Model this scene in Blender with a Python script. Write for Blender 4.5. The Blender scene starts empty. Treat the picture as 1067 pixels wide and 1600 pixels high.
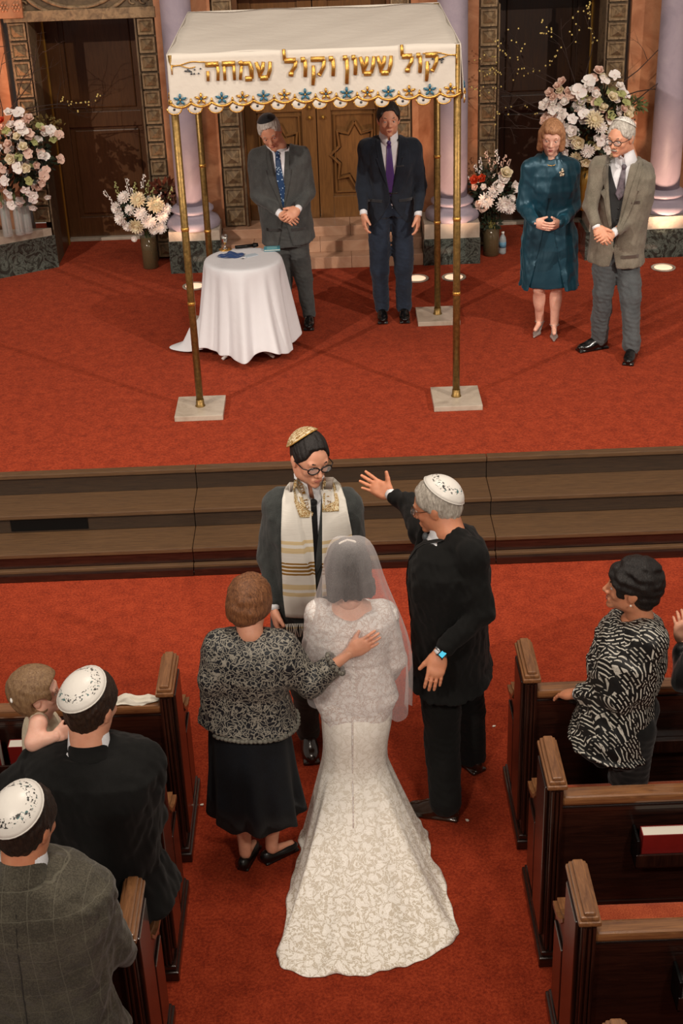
import bpy, bmesh, math, random
import numpy as np
import openvdb
from math import sin, cos, pi, radians, atan2, sqrt, tan
from mathutils import Vector, Matrix
from mathutils.bvhtree import BVHTree
SC = bpy.context.scene
COL = SC.collection
rnd = random.Random(7)
# ------------------------------------------------------------------ camera
F_PX, PITCH, ROLL, CAM_H = 2222.0, radians(27.8), radians(2.2), 4.5
ST = 0.46                                   # stage height
cam = bpy.data.cameras.new('camera'); camo = bpy.data.objects.new('camera', cam); COL.objects.link(camo)
cam.sensor_fit = 'VERTICAL'; cam.sensor_height = 36.0; cam.sensor_width = 24.0; cam.lens = 36.0*F_PX/1600.0
cam.clip_end = 100
_fw = Vector((0, cos(PITCH), -sin(PITCH))); _up = Vector((0, sin(PITCH), cos(PITCH))); _rt = Vector((1, 0, 0))
_cx = _rt*cos(ROLL) - _up*sin(ROLL); _cy = _rt*sin(ROLL) + _up*cos(ROLL)
M = Matrix((_cx, _cy, -_fw)).transposed().to_4x4(); M.translation = (0, 0, CAM_H)
camo.matrix_world = M
SC.camera = camo
# ------------------------------------------------------------------ light and exposure
SC.view_settings.view_transform = 'Standard'; SC.view_settings.look = 'None'
SC.view_settings.gamma = 1.0; SC.view_settings.use_curve_mapping = False
SC.view_settings.exposure = 0.28
W = bpy.data.worlds.new('hall_air'); SC.world = W; W.use_nodes = True
W.node_tree.nodes['Background'].inputs[0].default_value = (1.0, 0.86, 0.74, 1); W.node_tree.nodes['Background'].inputs[1].default_value = 0.25

def lamp_area(name, loc, target, size, power, color):
    l = bpy.data.lights.new(name, 'AREA'); l.shape = 'DISK'; l.size = size; l.energy = power; l.color = color
    o = bpy.data.objects.new(name, l); COL.objects.link(o); o.location = loc
    o.rotation_euler = (Vector(target)-Vector(loc)).to_track_quat('-Z', 'Y').to_euler(); return o
def lamp_spot(name, loc, target, angle, power, color, blend=0.4, size=0.06):
    l = bpy.data.lights.new(name, 'SPOT'); l.spot_size = radians(angle); l.spot_blend = blend; l.energy = power; l.color = color
    l.shadow_soft_size = size
    o = bpy.data.objects.new(name, l); COL.objects.link(o); o.location = loc
    o.rotation_euler = (Vector(target)-Vector(loc)).to_track_quat('-Z', 'Y').to_euler(); return o
lamp_area('overhead_soft_key', (0.2, 6.0, 8.5), (0.0, 6.2, 0), 2.0, 230, (1.0, 0.87, 0.74))  # unseen overhead area light, added as a soft key over the nave
lamp_spot('balcony_spot', (-2.6, -1.5, 7.2), (-0.1, 6.6, 0.8), 46, 750, (1.0, 0.88, 0.76), 1.0, 0.35)
lamp_spot('balcony_spot', (2.6, -1.5, 7.2), (0.1, 6.6, 0.8), 46, 750, (1.0, 0.88, 0.76), 1.0, 0.35)
lamp_spot('stage_spot', (-7.0, 2.0, 6.8), (0.2, 10.6, 0.9), 42, 2300, (1.0, 0.87, 0.76), 0.5, 0.05)
lamp_spot('stage_spot', (7.5, 2.0, 6.8), (0.0, 10.6, 0.9), 42, 2300, (1.0, 0.87, 0.76), 0.5, 0.05)

# ------------------------------------------------------------------ pixel <-> place helper
def at(px, py, Y=None, z=None):
    """point of the place seen at a pixel of the 1067x1600 frame, at depth Y or at height z"""
    a = px-533.5; b = 800-py
    u = a*cos(ROLL)+b*sin(ROLL); v = -a*sin(ROLL)+b*cos(ROLL)
    d = (u, F_PX*cos(PITCH)+v*sin(PITCH), -F_PX*sin(PITCH)+v*cos(PITCH))
    t = Y/d[1] if Y is not None else (z-CAM_H)/d[2]
    return Vector((d[0]*t, d[1]*t, CAM_H+d[2]*t))

# ------------------------------------------------------------------ materials
def lin(c):
    if isinstance(c, str):
        c = [int(c[i:i+2], 16)/255 for i in (0, 2, 4)]
        c = [x/12.92 if x <= 0.04045 else ((x+0.055)/1.055)**2.4 for x in c]
    return tuple(c[:3])+(1.0,)
MATS = {}
class NT:
    def __init__(s, name):
        s.m = bpy.data.materials.new(name); s.m.use_nodes = True; s.t = s.m.node_tree
        s.b = s.t.nodes['Principled BSDF']; MATS[name] = s.m
    def n(s, typ, **kw):
        x = s.t.nodes.new(typ)
        for k, v in kw.items():
            if k.startswith('i_'):
                k = k[2:]
                x.inputs[int(k) if k.isdigit() else k.replace('_', ' ')].default_value = v
            else: setattr(x, k, v)
        return x
    def l(s, a, b): s.t.links.new(a, b)
    def ramp(s, fac, stops, interp='LINEAR'):
        r = s.n('ShaderNodeValToRGB'); r.color_ramp.interpolation = interp
        e = r.color_ramp.elements
        while len(e) < len(stops): e.new(0.5)
        for q, (p, c) in zip(e, stops): q.position = p; q.color = lin(c)
        s.l(fac, r.inputs[0]); return r.outputs[0]
    def coord(s, scale=(1, 1, 1), which='Object', rot=(0, 0, 0)):
        tc = s.n('ShaderNodeTexCoord'); mp = s.n('ShaderNodeMapping'); mp.inputs['Scale'].default_value = scale; mp.inputs['Rotation'].default_value = rot
        s.l(tc.outputs[which], mp.inputs[0]); return mp.outputs[0]
    def noise(s, vec, scale, detail=3, rough=0.55, dist=0.0):
        x = s.n('ShaderNodeTexNoise'); x.inputs['Scale'].default_value = scale; x.inputs['Detail'].default_value = detail
        x.inputs['Roughness'].default_value = rough; x.inputs['Distortion'].default_value = dist
        if vec is not None: s.l(vec, x.inputs['Vector'])
        return x.outputs['Fac']
    def bump(s, h, strength=0.3, dist=0.01, prev=None):
        b = s.n('ShaderNodeBump'); b.inputs['Strength'].default_value = strength; b.inputs['Distance'].default_value = dist
        s.l(h, b.inputs['Height'])
        if prev is not None: s.l(prev, b.inputs['Normal'])
        s.l(b.outputs[0], s.b.inputs['Normal']); return b.outputs[0]
    def math(s, op, a, b=None, c=None):
        x = s.n('ShaderNodeMath', operation=op)
        for i, q in enumerate((a, b, c)):
            if q is None: continue
            if isinstance(q, (int, float)): x.inputs[i].default_value = q
            else: s.l(q, x.inputs[i])
        return x.outputs[0]
def mat(name, color, rough=0.6, metal=0.0, var=0.0, vscale=8.0, bump=0.0, bscale=60.0, bdist=0.004, spec=0.5, sheen=0.0,
        trans=0.0, emit=0.0, sss=0.0, stretch=(1, 1, 1), coat=0.0, aniso=0.0):
    if name in MATS: return MATS[name]
    q = NT(name); c = lin(color); b = q.b
    b.inputs['Base Color'].default_value = c; b.inputs['Roughness'].default_value = rough; b.inputs['Metallic'].default_value = metal
    b.inputs['Specular IOR Level'].default_value = spec
    if sheen: b.inputs['Sheen Weight'].default_value = sheen; b.inputs['Sheen Roughness'].default_value = 0.4
    if trans: b.inputs['Transmission Weight'].default_value = trans
    if coat: b.inputs['Coat Weight'].default_value = coat
    if sss: b.inputs['Subsurface Weight'].default_value = sss; b.inputs['Subsurface Scale'].default_value = 0.01; b.inputs['Subsurface Radius'].default_value = (1, .35, .2)
    if emit: b.inputs['Emission Color'].default_value = c; b.inputs['Emission Strength'].default_value = emit
    co = q.coord(stretch)
    if var:
        f = q.noise(co, vscale, 4, 0.6)
        lo = tuple(max(0, x*(1-var)) for x in c[:3]); hi = tuple(min(1, x*(1+var)) for x in c[:3])
        q.l(q.ramp(f, [(0.3, lo), (0.7, hi)]), b.inputs['Base Color'])
    if bump:
        q.bump(q.noise(co, bscale, 3), bump, bdist)
    return q.m
def veined(name, stops, scale, dist=3.0, rough=0.3, coat=0.2, bump=0.0):
    q = NT(name); co = q.coord(); f = q.noise(co, scale, 8, 0.65, dist); q.l(q.ramp(f, stops), q.b.inputs['Base Color'])
    q.b.inputs['Roughness'].default_value = rough; q.b.inputs['Coat Weight'].default_value = coat
    if bump: q.bump(f, bump, 0.01)
    return q.m

# ------------------------------------------------------------------ object helpers
def tag(o, label=None, cat=None, group=None, kind=None):
    if label: o['label'] = label
    if cat: o['category'] = cat
    if group: o['group'] = group
    if kind: o['kind'] = kind
    return o
def empty(name, loc=(0, 0, 0), rz=0, parent=None):
    o = bpy.data.objects.new(name, None); COL.objects.link(o); o.location = loc; o.rotation_euler = (0, 0, rz); o.empty_display_size = 0.1
    if parent: o.parent = parent
    return o
def thing(name, label, cat, loc=(0, 0, 0), rz=0, group=None): return tag(empty(name, loc, rz), label, cat, group)
def rootloc(p):
    v = Vector((0, 0, 0))
    while p is not None: v = v+Vector(p.location); p = p.parent
    return v
def mesh_obj(name, verts, faces, m, parent=None, smooth=True, world=False, mats=None, fmat=None):
    """world=True: verts are world coordinates, the (unrotated) parents' location is taken off"""
    me = bpy.data.meshes.new(name)
    if world and parent is not None:
        L = rootloc(parent); verts = [(v[0]-L.x, v[1]-L.y, v[2]-L.z) for v in verts]
    me.from_pydata([tuple(v) for v in verts], [], [tuple(f) for f in faces])
    for x in (mats or [m]): me.materials.append(x)
    if fmat is not None: me.polygons.foreach_set('material_index', fmat)
    if smooth: me.polygons.foreach_set('use_smooth', [True]*len(me.polygons))
    me.update()
    o = bpy.data.objects.new(name, me); COL.objects.link(o)
    if parent: o.parent = parent
    return o
class MB:
    """collects shapes into one mesh"""
    def __init__(s): s.v = []; s.f = []; s.mi = []; s.cur = 0
    def add(s, v, f):
        n = len(s.v); s.v += [tuple(x) for x in v]; s.f += [tuple(i+n for i in q) for q in f]; s.mi += [s.cur]*len(f); return s
    def box(s, x0, x1, y0, y1, z0, z1, b=0.0):
        if b <= 0:
            v = [(x, y, z) for x in (x0, x1) for y in (y0, y1) for z in (z0, z1)]
            f = [(0, 1, 3, 2), (4, 6, 7, 5), (0, 4, 5, 1), (2, 3, 7, 6), (0, 2, 6, 4), (1, 5, 7, 3)]
            return s.add(v, f)
        bm = bmesh.new(); bmesh.ops.create_cube(bm, size=1)
        for q in bm.verts: q.co = Vector(((x0+x1)/2+q.co.x*(x1-x0), (y0+y1)/2+q.co.y*(y1-y0), (z0+z1)/2+q.co.z*(z1-z0)))
        bmesh.ops.bevel(bm, geom=bm.edges[:], offset=b, segments=2, profile=0.6, affect='EDGES')
        bm.verts.index_update()
        s.add([q.co[:] for q in bm.verts], [[w.index for w in q.verts] for q in bm.faces]); bm.free(); return s
    def prism(s, pts, axis, a0, a1):
        """pts polygon extruded along axis 'x','y','z'"""
        n = len(pts)
        def mk(p, a): return {'x': (a, p[0], p[1]), 'y': (p[0], a, p[1]), 'z': (p[0], p[1], a)}[axis]
        v = [mk(p, a0) for p in pts]+[mk(p, a1) for p in pts]
        f = [tuple(range(n))[::-1], tuple(range(n, 2*n))]+[(i, (i+1) % n, n+(i+1) % n, n+i) for i in range(n)]
        return s.add(v, f)
    def lathe(s, prof, c=(0, 0, 0), seg=24, wob=None):
        v = []; f = []
        for r, z in prof:
            for k in range(seg):
                a = 2*pi*k/seg; rr = r*(1+(wob(a, z) if wob else 0)); v.append((c[0]+rr*cos(a), c[1]+rr*sin(a), c[2]+z))
        for i in range(len(prof)-1):
            for k in range(seg): f.append((i*seg+k, i*seg+(k+1) % seg, (i+1)*seg+(k+1) % seg, (i+1)*seg+k))
        f.append(tuple(range(seg))[::-1]); f.append(tuple(range((len(prof)-1)*seg, len(prof)*seg)))
        return s.add(v, f)
    def tube(s, pts, r, seg=8, flat=None, caps=True):
        """r number or list; flat=(normal, factor) squashes along normal"""
        pts = [Vector(p) for p in pts]; n = len(pts); rs = r if isinstance(r, (list, tuple)) else [r]*n
        v = []; f = []; prev = None
        for i, p in enumerate(pts):
            t = (pts[min(i+1, n-1)]-pts[max(i-1, 0)]); t = t.normalized() if t.length > 1e-9 else Vector((0, 0, 1))
            if flat is not None: u = Vector(flat[0])
            else: u = prev if prev is not None else (Vector((0, 0, 1)) if abs(t.z) < 0.9 else Vector((1, 0, 0)))
            u = u-t*u.dot(t); u = u.normalized() if u.length > 1e-6 else t.orthogonal().normalized()
            prev = u; w = t.cross(u)
            for k in range(seg):
                a = 2*pi*k/seg; v.append(p+(u*cos(a)*(flat[1] if flat else 1)+w*sin(a))*rs[i])
        for i in range(n-1):
            for k in range(seg): f.append((i*seg+k, i*seg+(k+1) % seg, (i+1)*seg+(k+1) % seg, (i+1)*seg+k))
        if caps: f.append(tuple(range(seg))[::-1]); f.append(tuple(range((n-1)*seg, n*seg)))
        return s.add(v, f)
    def sphere(s, c, r, seg=10, rings=6, R=None):
        r = (r, r, r) if isinstance(r, (int, float)) else r
        v = []; f = []
        for i in range(rings+1):
            th = pi*i/rings
            for k in range(seg):
                a = 2*pi*k/seg; q = Vector((r[0]*sin(th)*cos(a), r[1]*sin(th)*sin(a), r[2]*cos(th)))
                if R is not None: q = R @ q
                v.append(Vector(c)+q)
        for i in range(rings):
            for k in range(seg): f.append((i*seg+k, (i+1)*seg+k, (i+1)*seg+(k+1) % seg, i*seg+(k+1) % seg))
        return s.add(v, f)
    def build(s, name, m, parent=None, smooth=False, world=False, mats=None):
        o = mesh_obj(name, s.v, s.f, m, parent, smooth, world, mats, s.mi if mats else None)
        return o
def sharp(o, ang=35):
    """smooth shading with hard edges above the angle"""
    me = o.data; bm = bmesh.new(); bm.from_mesh(me)
    bmesh.ops.remove_doubles(bm, verts=bm.verts, dist=1e-5)
    for e in bm.edges:
        e.smooth = not (len(e.link_faces) == 2 and e.calc_face_angle(0) > radians(ang))
    for q in bm.faces: q.smooth = True
    bm.to_mesh(me); bm.free(); return o
def solid(name, m, x0, x1, y0, y1, z0, z1, parent=None, b=0.0, kind=None):
    o = MB().box(x0, x1, y0, y1, z0, z1, b).build(name, m, parent)
    if kind: o['kind'] = kind
    return o
def dup(o, parent=None, data=None):
    c = o.copy(); COL.objects.link(c)
    if parent is not None: c.parent = parent
    return c
def dup_tree(o, parent=None):
    c = o.copy(); COL.objects.link(c); c.parent = parent
    for ch in list(o.children): dup_tree(ch, c)
    return c
# ------------------------------------------------------------------ materials of the place
def carpet(name, a, b, c):
    q = NT(name); co = q.coord((1, 1, 1))
    f1 = q.noise(co, 11.0, 5, 0.7); f2 = q.noise(co, 75, 4, 0.85); f = q.math('ADD', q.math('MULTIPLY', f1, 0.3), q.math('MULTIPLY', f2, 0.7))
    q.l(q.ramp(f, [(0.40, a), (0.5, b), (0.60, c)]), q.b.inputs['Base Color'])
    q.b.inputs['Roughness'].default_value = 0.95; q.b.inputs['Specular IOR Level'].default_value = 0.1
    q.b.inputs['Sheen Weight'].default_value = 0.10; q.b.inputs['Sheen Tint'].default_value = (1, .35, .2, 1)
    q.bump(q.noise(co, 160, 3, 0.7), 0.6, 0.008); return q.m
M_CARPET = carpet('red_carpet', (0.145, 0.014, 0.005), (0.25, 0.028, 0.009), (0.35, 0.048, 0.016))
def wood(name, dark, light, rough=0.35, scale=(6, 6, 60), nscale=2.0, bump=0.15, coat=0.15):
    q = NT(name); co = q.coord(scale); f = q.noise(co, nscale, 6, 0.65, 1.2); q.l(q.ramp(f, [(0.3, dark), (0.7, light)]), q.b.inputs['Base Color'])
    q.b.inputs['Roughness'].default_value = rough; q.b.inputs['Coat Weight'].default_value = coat; q.bump(f, bump, 0.003); return q.m
M_STEP = wood('worn_lit_step_oak', '412e1d', '60462c', 0.5, (2, 40, 40), 3, .06, .1)  # lighter tread tone: light from above is put into the colour
M_RISER = wood('shaded_riser_oak', '241a12', '3a2a1b', 0.5, (2, 40, 40), 3, .06, .1)  # step oak darkened, the shade on the risers put into its colour
M_PEW = wood('dark_walnut', '150a08', '321a12', 0.28, (2, 25, 25), 2, 0.2, 0.3)
M_PEWV = wood('dark_walnut_upright', '150a08', '351c13', 0.28, (25, 25, 2), 2, 0.2, 0.3)
M_CAP = wood('worn_pew_cap', '5e3a22', '9a6a42', 0.35, (25, 3, 25), 2, 0.3, 0.3)
M_RAIL = wood('worn_pew_rail', '5a3722', '96673f', 0.28, (2, 25, 25), 2, 0.2, 0.5)
M_DOOR = wood('russet_door_wood', '46290f', '5c3a1c', 0.4, (20, 20, 2), 2)
M_ARK = wood('honey_ark_wood', '5a3c1e', '76512a', 0.35, (20, 20, 2), 2)
M_PINK = veined('rose_marble', [(0.25, '84502f'), (0.45, '9c6848'), (0.6, 'ac7a58'), (0.8, '8a5e42')], 3.0, 1.5, 0.35)
M_SLAB = veined('cream_marble', [(0.25, '8c8070'), (0.5, 'aca090'), (0.8, 'c0b6a6')], 6.0, 1.0, 0.35)
M_STEPSTONE = veined('peach_marble', [(0.25, 'a87c60'), (0.5, 'bc9478'), (0.8, 'cca88c')], 4.0, 1.2, 0.3)
M_GREEN = veined('green_marble', [(0.3, '141a18'), (0.47, '2b332f'), (0.55, '59635c'), (0.6, '2a322e'), (0.75, '8a918a')], 7.0, 4.0, 0.2, 0.4)
M_COLUMN = veined('lilac_marble', [(0.25, '807884'), (0.5, '948a96'), (0.8, 'a49aa2')], 2.5, 1.0, 0.55, 0.0)
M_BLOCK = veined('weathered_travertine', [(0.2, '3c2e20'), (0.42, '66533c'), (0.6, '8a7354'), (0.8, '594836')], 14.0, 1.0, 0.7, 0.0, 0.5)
M_DARKSTONE = veined('dark_travertine', [(0.2, '30241a'), (0.5, '5c4a34'), (0.8, '6f5a40')], 14.0, 1.0, 0.7, 0.0, 0.5)  # darker tones of the travertine for beds, edges and carved panels
M_GILT = mat('gilt_strip', 'a07830', 0.35, 0.6, var=0.2)
M_GOLD = mat('gold_thread', 'd0a050', 0.3, 0.85, var=0.25, vscale=120, bump=0.5, bscale=200)
M_BRASS = mat('brass_pole', '84693a', 0.42, 0.75, var=0.35, vscale=45, bump=.3, bscale=60)
M_WHITE = mat('white_paint', 'e8e4de', 0.5)
M_BLACKM = mat('black_metal', '101010', 0.4, 0.6)

# ------------------------------------------------------------------ floor, stage, steps
fl = MB().box(-6, 6, -1.0, 7.80, -0.2, 0.0).build('floor', M_CARPET); fl['kind'] = 'structure'
sc_ = MB().box(-6, 6, 8.36, 14.2, 0.2, ST).build('stage_floor', M_CARPET); sc_['kind'] = 'structure'
tag(MB().box(-6, 6, 7.81, 8.35, 0.0, 0.15).box(-6, 6, 8.09, 8.36, 0.1, .29).box(-6, 6, 8.36, 8.40, 0.1, .44).build('trim_1', M_PEW), kind='structure')
steps = empty('stage_steps', (0, 8.0, 0)); steps['kind'] = 'structure'
seams = [(-6.0, -0.943), (-0.940, 0.957), (0.960, 6.0)]
def stp(name, y0, y1, z0, z1, m=M_STEP, b=0.006):
    for a, c in seams:
        sh = rnd.uniform(-0.002, 0.002)
        MB().box(a, c, y0-8+sh, y1-8+sh, z0, z1, b).build(name, m, steps)
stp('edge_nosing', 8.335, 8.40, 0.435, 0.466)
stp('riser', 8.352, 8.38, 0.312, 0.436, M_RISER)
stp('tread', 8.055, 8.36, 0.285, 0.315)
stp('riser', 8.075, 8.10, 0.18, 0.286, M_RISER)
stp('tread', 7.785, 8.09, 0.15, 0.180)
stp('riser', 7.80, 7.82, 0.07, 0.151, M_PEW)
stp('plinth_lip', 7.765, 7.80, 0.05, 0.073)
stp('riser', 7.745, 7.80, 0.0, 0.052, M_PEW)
# dark vent panel let into the middle riser, at the left
v0 = at(18, 830, Y=8.07); v1 = at(138, 822, Y=8.07)
vp = MB().box(v0.x, v1.x, 8.068-8, 8.076-8, 0.195, 0.282, 0.003).build('vent_panel', M_BLACKM, steps); vp['label'] = 'black vent panel set in the riser'

# ------------------------------------------------------------------ back wall: stone slabs, doorways, ark
WY = 12.80
def wall(name, x0, x1, y0, y1, z0, z1, m): return solid(name, m, x0, x1, y0, y1, z0, z1, kind='structure')
ZT = 4.6
wl = empty('wall_back', (0, WY, 0)); wl['kind'] = 'structure'
def slab(name, x0, x1, z0, z1, m, y0=WY, y1=WY+0.3, b=0.004, lab=None):
    o = MB().box(x0, x1, y0-WY, y1-WY, z0, z1, b).build(name, m, wl)
    if lab: o['label'] = lab
    return o
# pyramid-faced stone blocks in a strip
def blockstrip(x0, x1, z0, z1, n, y=WY):
    w = x1-x0; h = (z1-z0)/n; hx = w/2-0.012; hz = h/2-0.010; me = None
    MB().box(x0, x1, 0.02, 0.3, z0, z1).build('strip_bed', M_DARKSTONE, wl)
    for i in range(n):
        cx_, cz = (x0+x1)/2, z0+h*(i+.5)
        if me is None:
            mb = MB(); fx, fz = hx-0.014, hz-0.014
            v = [(-hx, 0.03, -hz), (hx, 0.03, -hz), (hx, 0.03, hz), (-hx, 0.03, hz), (-hx, -0.012, -hz), (hx, -0.012, -hz), (hx, -0.012, hz), (-hx, -0.012, hz),
                 (-fx, -0.012, -fz), (fx, -0.012, -fz), (fx, -0.012, fz), (-fx, -0.012, fz), (-fx+.008, 0.002, -fz+.008), (fx-.008, 0.002, -fz+.008), (fx-.008, 0.002, fz-.008), (-fx+.008, 0.002, fz-.008), (0, -0.055, 0)]
            f = [(0, 1, 5, 4), (1, 2, 6, 5), (2, 3, 7, 6), (3, 0, 4, 7)]
            for a, b in ((4, 8), (8, 12)):
                for k in range(4): f.append((a+k, a+(k+1) % 4, b+(k+1) % 4, b+k))
            for k in range(4): f.append((12+k, 12+(k+1) % 4, 16))
            mb.add(v, f); o = mb.build('stone_block', M_BLOCK, wl); me = o
        else: o = dup(me, wl)
        o.location = (cx_, 0, cz)
blockstrip(-1.605, -1.445, ST+0.03, 2.62, 14)
blockstrip(1.35, 1.515, ST+0.03, 2.75, 14)
blockstrip(-2.715, -2.545, 0.86, 2.62, 11)
blockstrip(2.455, 2.635, 0.86, 2.75, 12)
blockstrip(-0.955, -0.765, 0.76, 2.75, 11)
blockstrip(0.575, 0.755, 0.76, 2.75, 11)
# rose marble panels
slab('marble_panel', -1.44, -0.96, ST, ZT, M_PINK, WY-0.02)
slab('marble_panel', 0.76, 1.345, ST, ZT, M_PINK, WY-0.02)
slab('marble_panel', 2.66, 3.35, ST, ZT, M_PINK, WY-0.02)
slab('marble_panel', -3.35, -2.76, ST, ZT, M_PINK, WY-0.02)
slab('marble_panel', 3.36, 6.0, ST, ZT, M_PINK)
slab('marble_panel', -6.0, -3.36, ST, ZT, M_PINK)
for x0, x1 in ((-2.545, -2.53), (-1.62, -1.605), (1.515, 1.53), (2.44, 2.455), (-0.765, -0.745), (0.555, 0.575)):
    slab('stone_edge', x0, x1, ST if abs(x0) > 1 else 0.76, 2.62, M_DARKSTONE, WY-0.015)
# lintels with carving
for x0, x1, zb in ((-2.73, -1.43, 2.62), (1.34, 2.65, 2.75)):
    slab('lintel', x0, x1, zb, zb+0.09, M_BLOCK, WY-0.03)
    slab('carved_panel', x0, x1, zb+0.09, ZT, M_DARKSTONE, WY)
    cxx = (x0+x1)/2
    for rr in (0.42, 0.50):
        pts = [(cxx+rr*1.15*cos(a), -0.01, zb+0.52+rr*sin(a)) for a in [pi*k/20 for k in range(20, 41)]]
        MB().tube(pts, 0.018, 6).build('carved_arc', M_BLOCK, wl, True)
    for sx in (-1, 1):
        for k in range(4):
            c0 = Vector((cxx+sx*(0.47+0.045*k), -0.01, zb+0.14+0.05*(k % 2)))
            pts = [c0+Vector((0.035*cos(a), 0, 0.03*sin(a)))*(1-0.1*a/pi) for a in [pi*q/5 for q in range(9)]]
            MB().tube(pts, 0.009, 5).build('carved_scroll', M_BLOCK, wl, True)
slab('marble_panel', -0.96, 0.76, 2.75, ZT, M_PINK, WY-0.02)
# carved capital block with floral relief at top left
cb = MB().box(-2.86, -2.55, -0.06, 0, 2.66, 2.9, 0.004).build('carved_capital', M_PINK, wl)
mb = MB()
for i in range(3):
    for k in range(6):
        a = k*pi/3; c0 = Vector((-2.80+0.10*i, -0.065, 2.75)); mb.sphere(c0+Vector((0.028*cos(a), 0, 0.028*sin(a))), (0.014, 0.008, 0.014), 6, 4)
    mb.sphere(c0, (0.012, 0.012, 0.012), 6, 4)
mb.build('carved_rosettes', M_PINK, wl, True)
MB().box(-2.9, -2.52, -0.09, 0, 2.9, 2.96, 0.006).build('cornice', M_PINK, wl)
# doorway recesses: side reveals, door leaf
def doorway(num, x0, x1, ztop, lab, M_DOOR=M_DOOR):
    d = empty('door_%d' % num, (0, 13.55, ST)); d['kind'] = 'structure'
    w = x1-x0
    def pc(nm, a, b, y0, y1, z0, z1, m=M_DOOR, bb=0.004): return MB().box(a, b, y0, y1, z0, z1, bb).build(nm, m, d)
    H_ = ztop-ST+0.2
    pc('door_leaf', x0-0.05, x1+0.05, 0.05, 0.10, 0.0, H_)
    st = 0.11
    for a, b in ((x0-0.05, x0+st), (x1-st, x1+0.05)): pc('stile', a, b, 0.02, 0.055, 0.02, H_)
    for z0, z1 in ((0.02, 0.22), (1.08, 1.22), (H_-0.12, H_)): pc('rail', x0+st, x1-st, 0.02, 0.055, z0, z1)
    for z0, z1 in ((0.25, 1.05), (1.25, H_-0.15)): pc('raised_panel', x0+st+0.04, x1-st-0.04, 0.035, 0.06, z0, z1, M_DOOR, 0.012)
    pc('threshold', x0-0.05, x1+0.05, -0.04, 0.06, 0.0, 0.03, M_SLAB)
    wl_ = MB().box(x0-0.12, x0-0.001, -0.5, 0.1, 0.0, H_).build('reveal', M_DOOR, d)
    wr_ = MB().box(x1+0.001, x1+0.12, -0.5, 0.1, 0.0, H_).build('reveal', M_DOOR, d)
    MB().box(x0-0.03, x0+0.012, -0.14, -0.11, 0.0, H_, 0.003).build('gilt_edge', M_GILT, d)
    MB().box(x1-0.012, x1+0.03, -0.14, -0.11, 0.0, H_, 0.003).build('gilt_edge', M_GILT, d)
    MB().box(x0-0.12, x1+0.12, -0.5, 0.1, H_, H_+0.05).build('soffit', M_DOOR, d)
    MB().tube([(x1-0.05, 0.0, 0.95), (x1-0.05, -0.05, 0.95), (x1-0.05, -0.05, 1.08), (x1-0.05, 0.0, 1.08)], 0.008, 6).build('handle', M_GILT, d, True)
    return d
doorway(1, -2.53, -1.62, 2.62, '')
doorway(2, 1.53, 2.44, 2.75, '', wood('umber_door_wood', '26160e', '38220f', 0.4, (20, 20, 2), 2))
# ark: steps, double doors with star panels
ak = empty('ark_steps', (0, 12.38, ST)); ak['kind'] = 'structure'
for i, (y0, z0, z1) in enumerate(((0.0, 0.0, 0.105), (0.16, 0.105, 0.205), (0.32, 0.205, 0.295))):
    cuts = [-1.0, -0.42, 0.18, 0.825] if i != 1 else [-1.0, -0.7, -0.1, 0.5, 0.825]
    for a, b in zip(cuts, cuts[1:]):
        MB().box(a+0.001, b-0.001, y0, 1.0, z0, z1, 0.004).build('marble_step', M_STEPSTONE, ak)
dk = empty('door_3', (-0.09, 13.0, 0.755)); dk['kind'] = 'structure'
def star_pts(r1, r2, n=8, ph=0.0):
    return [((r1 if k % 2 == 0 else r2)*sin(ph+pi*k/n), (r1 if k % 2 == 0 else r2)*cos(ph+pi*k/n)) for k in range(2*n)]
for sx in (-1, 1):
    a, b = sorted((sx*0.004, sx*0.64))
    MB().box(a, b, 0, 0.05, 0, 2.0, 0.004).build('door_leaf', M_ARK, dk)
    a, b = sorted((sx*0.004, sx*0.13)); MB().box(a, b, -0.025, 0.0, 0.0, 2.0, 0.005).build('stile', M_ARK, dk)
    a, b = sorted((sx*0.54, sx*0.64)); MB().box(a, b, -0.025, 0.0, 0.0, 2.0, 0.005).build('stile', M_ARK, dk)
    a, b = sorted((sx*0.13, sx*0.54)); MB().box(a, b, -0.025, 0.0, 0.0, 0.2, 0.005).build('rail', M_ARK, dk)
    MB().box(a, b, -0.025, 0.0, 0.98, 1.12, 0.005).build('rail', M_ARK, dk)
    for cz in (0.58, 1.50):
        cx0 = sx*0.34; S_ = star_pts(0.225, 0.155)
        pts = [(cx0+p[0], -0.03, cz+p[1]*1.35) for p in S_]
        MB().tube(pts+[pts[0]], 0.016, 6).build('star_moulding', M_ARK, dk, False)
        S2 = [(cx0+p[0]*0.86, cz+p[1]*1.35*0.86) for p in S_]
        MB().prism(S2, 'y', -0.02, 0.0).build('star_panel', M_GILT if False else M_ARK, dk)
    pts = [(sx*0.16, -0.02, 0.24), (sx*0.52, -0.02, 0.24), (sx*0.52, -0.02, 0.94), (sx*0.16, -0.02, 0.94)]
    MB().tube(pts+[pts[0]], 0.010, 6).build('panel_moulding', M_ARK, dk, False)
    for q in range(2):
        MB().sphere((sx*0.06, -0.05, 1.02-0.09*q), 0.018, 8, 6).build('door_knob', M_GILT, dk, True)
MB().box(-0.70, 0.66, 0.05, 0.12, 0, 2.1).build('door_back', M_DOOR, dk)
for sx in (-1, 1):
    a, b = sorted((sx*0.64, sx*0.70)); MB().box(a, b, -0.2, 0.12, 0, 2.1, 0.004).build('jamb', M_DOOR, dk)

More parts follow.
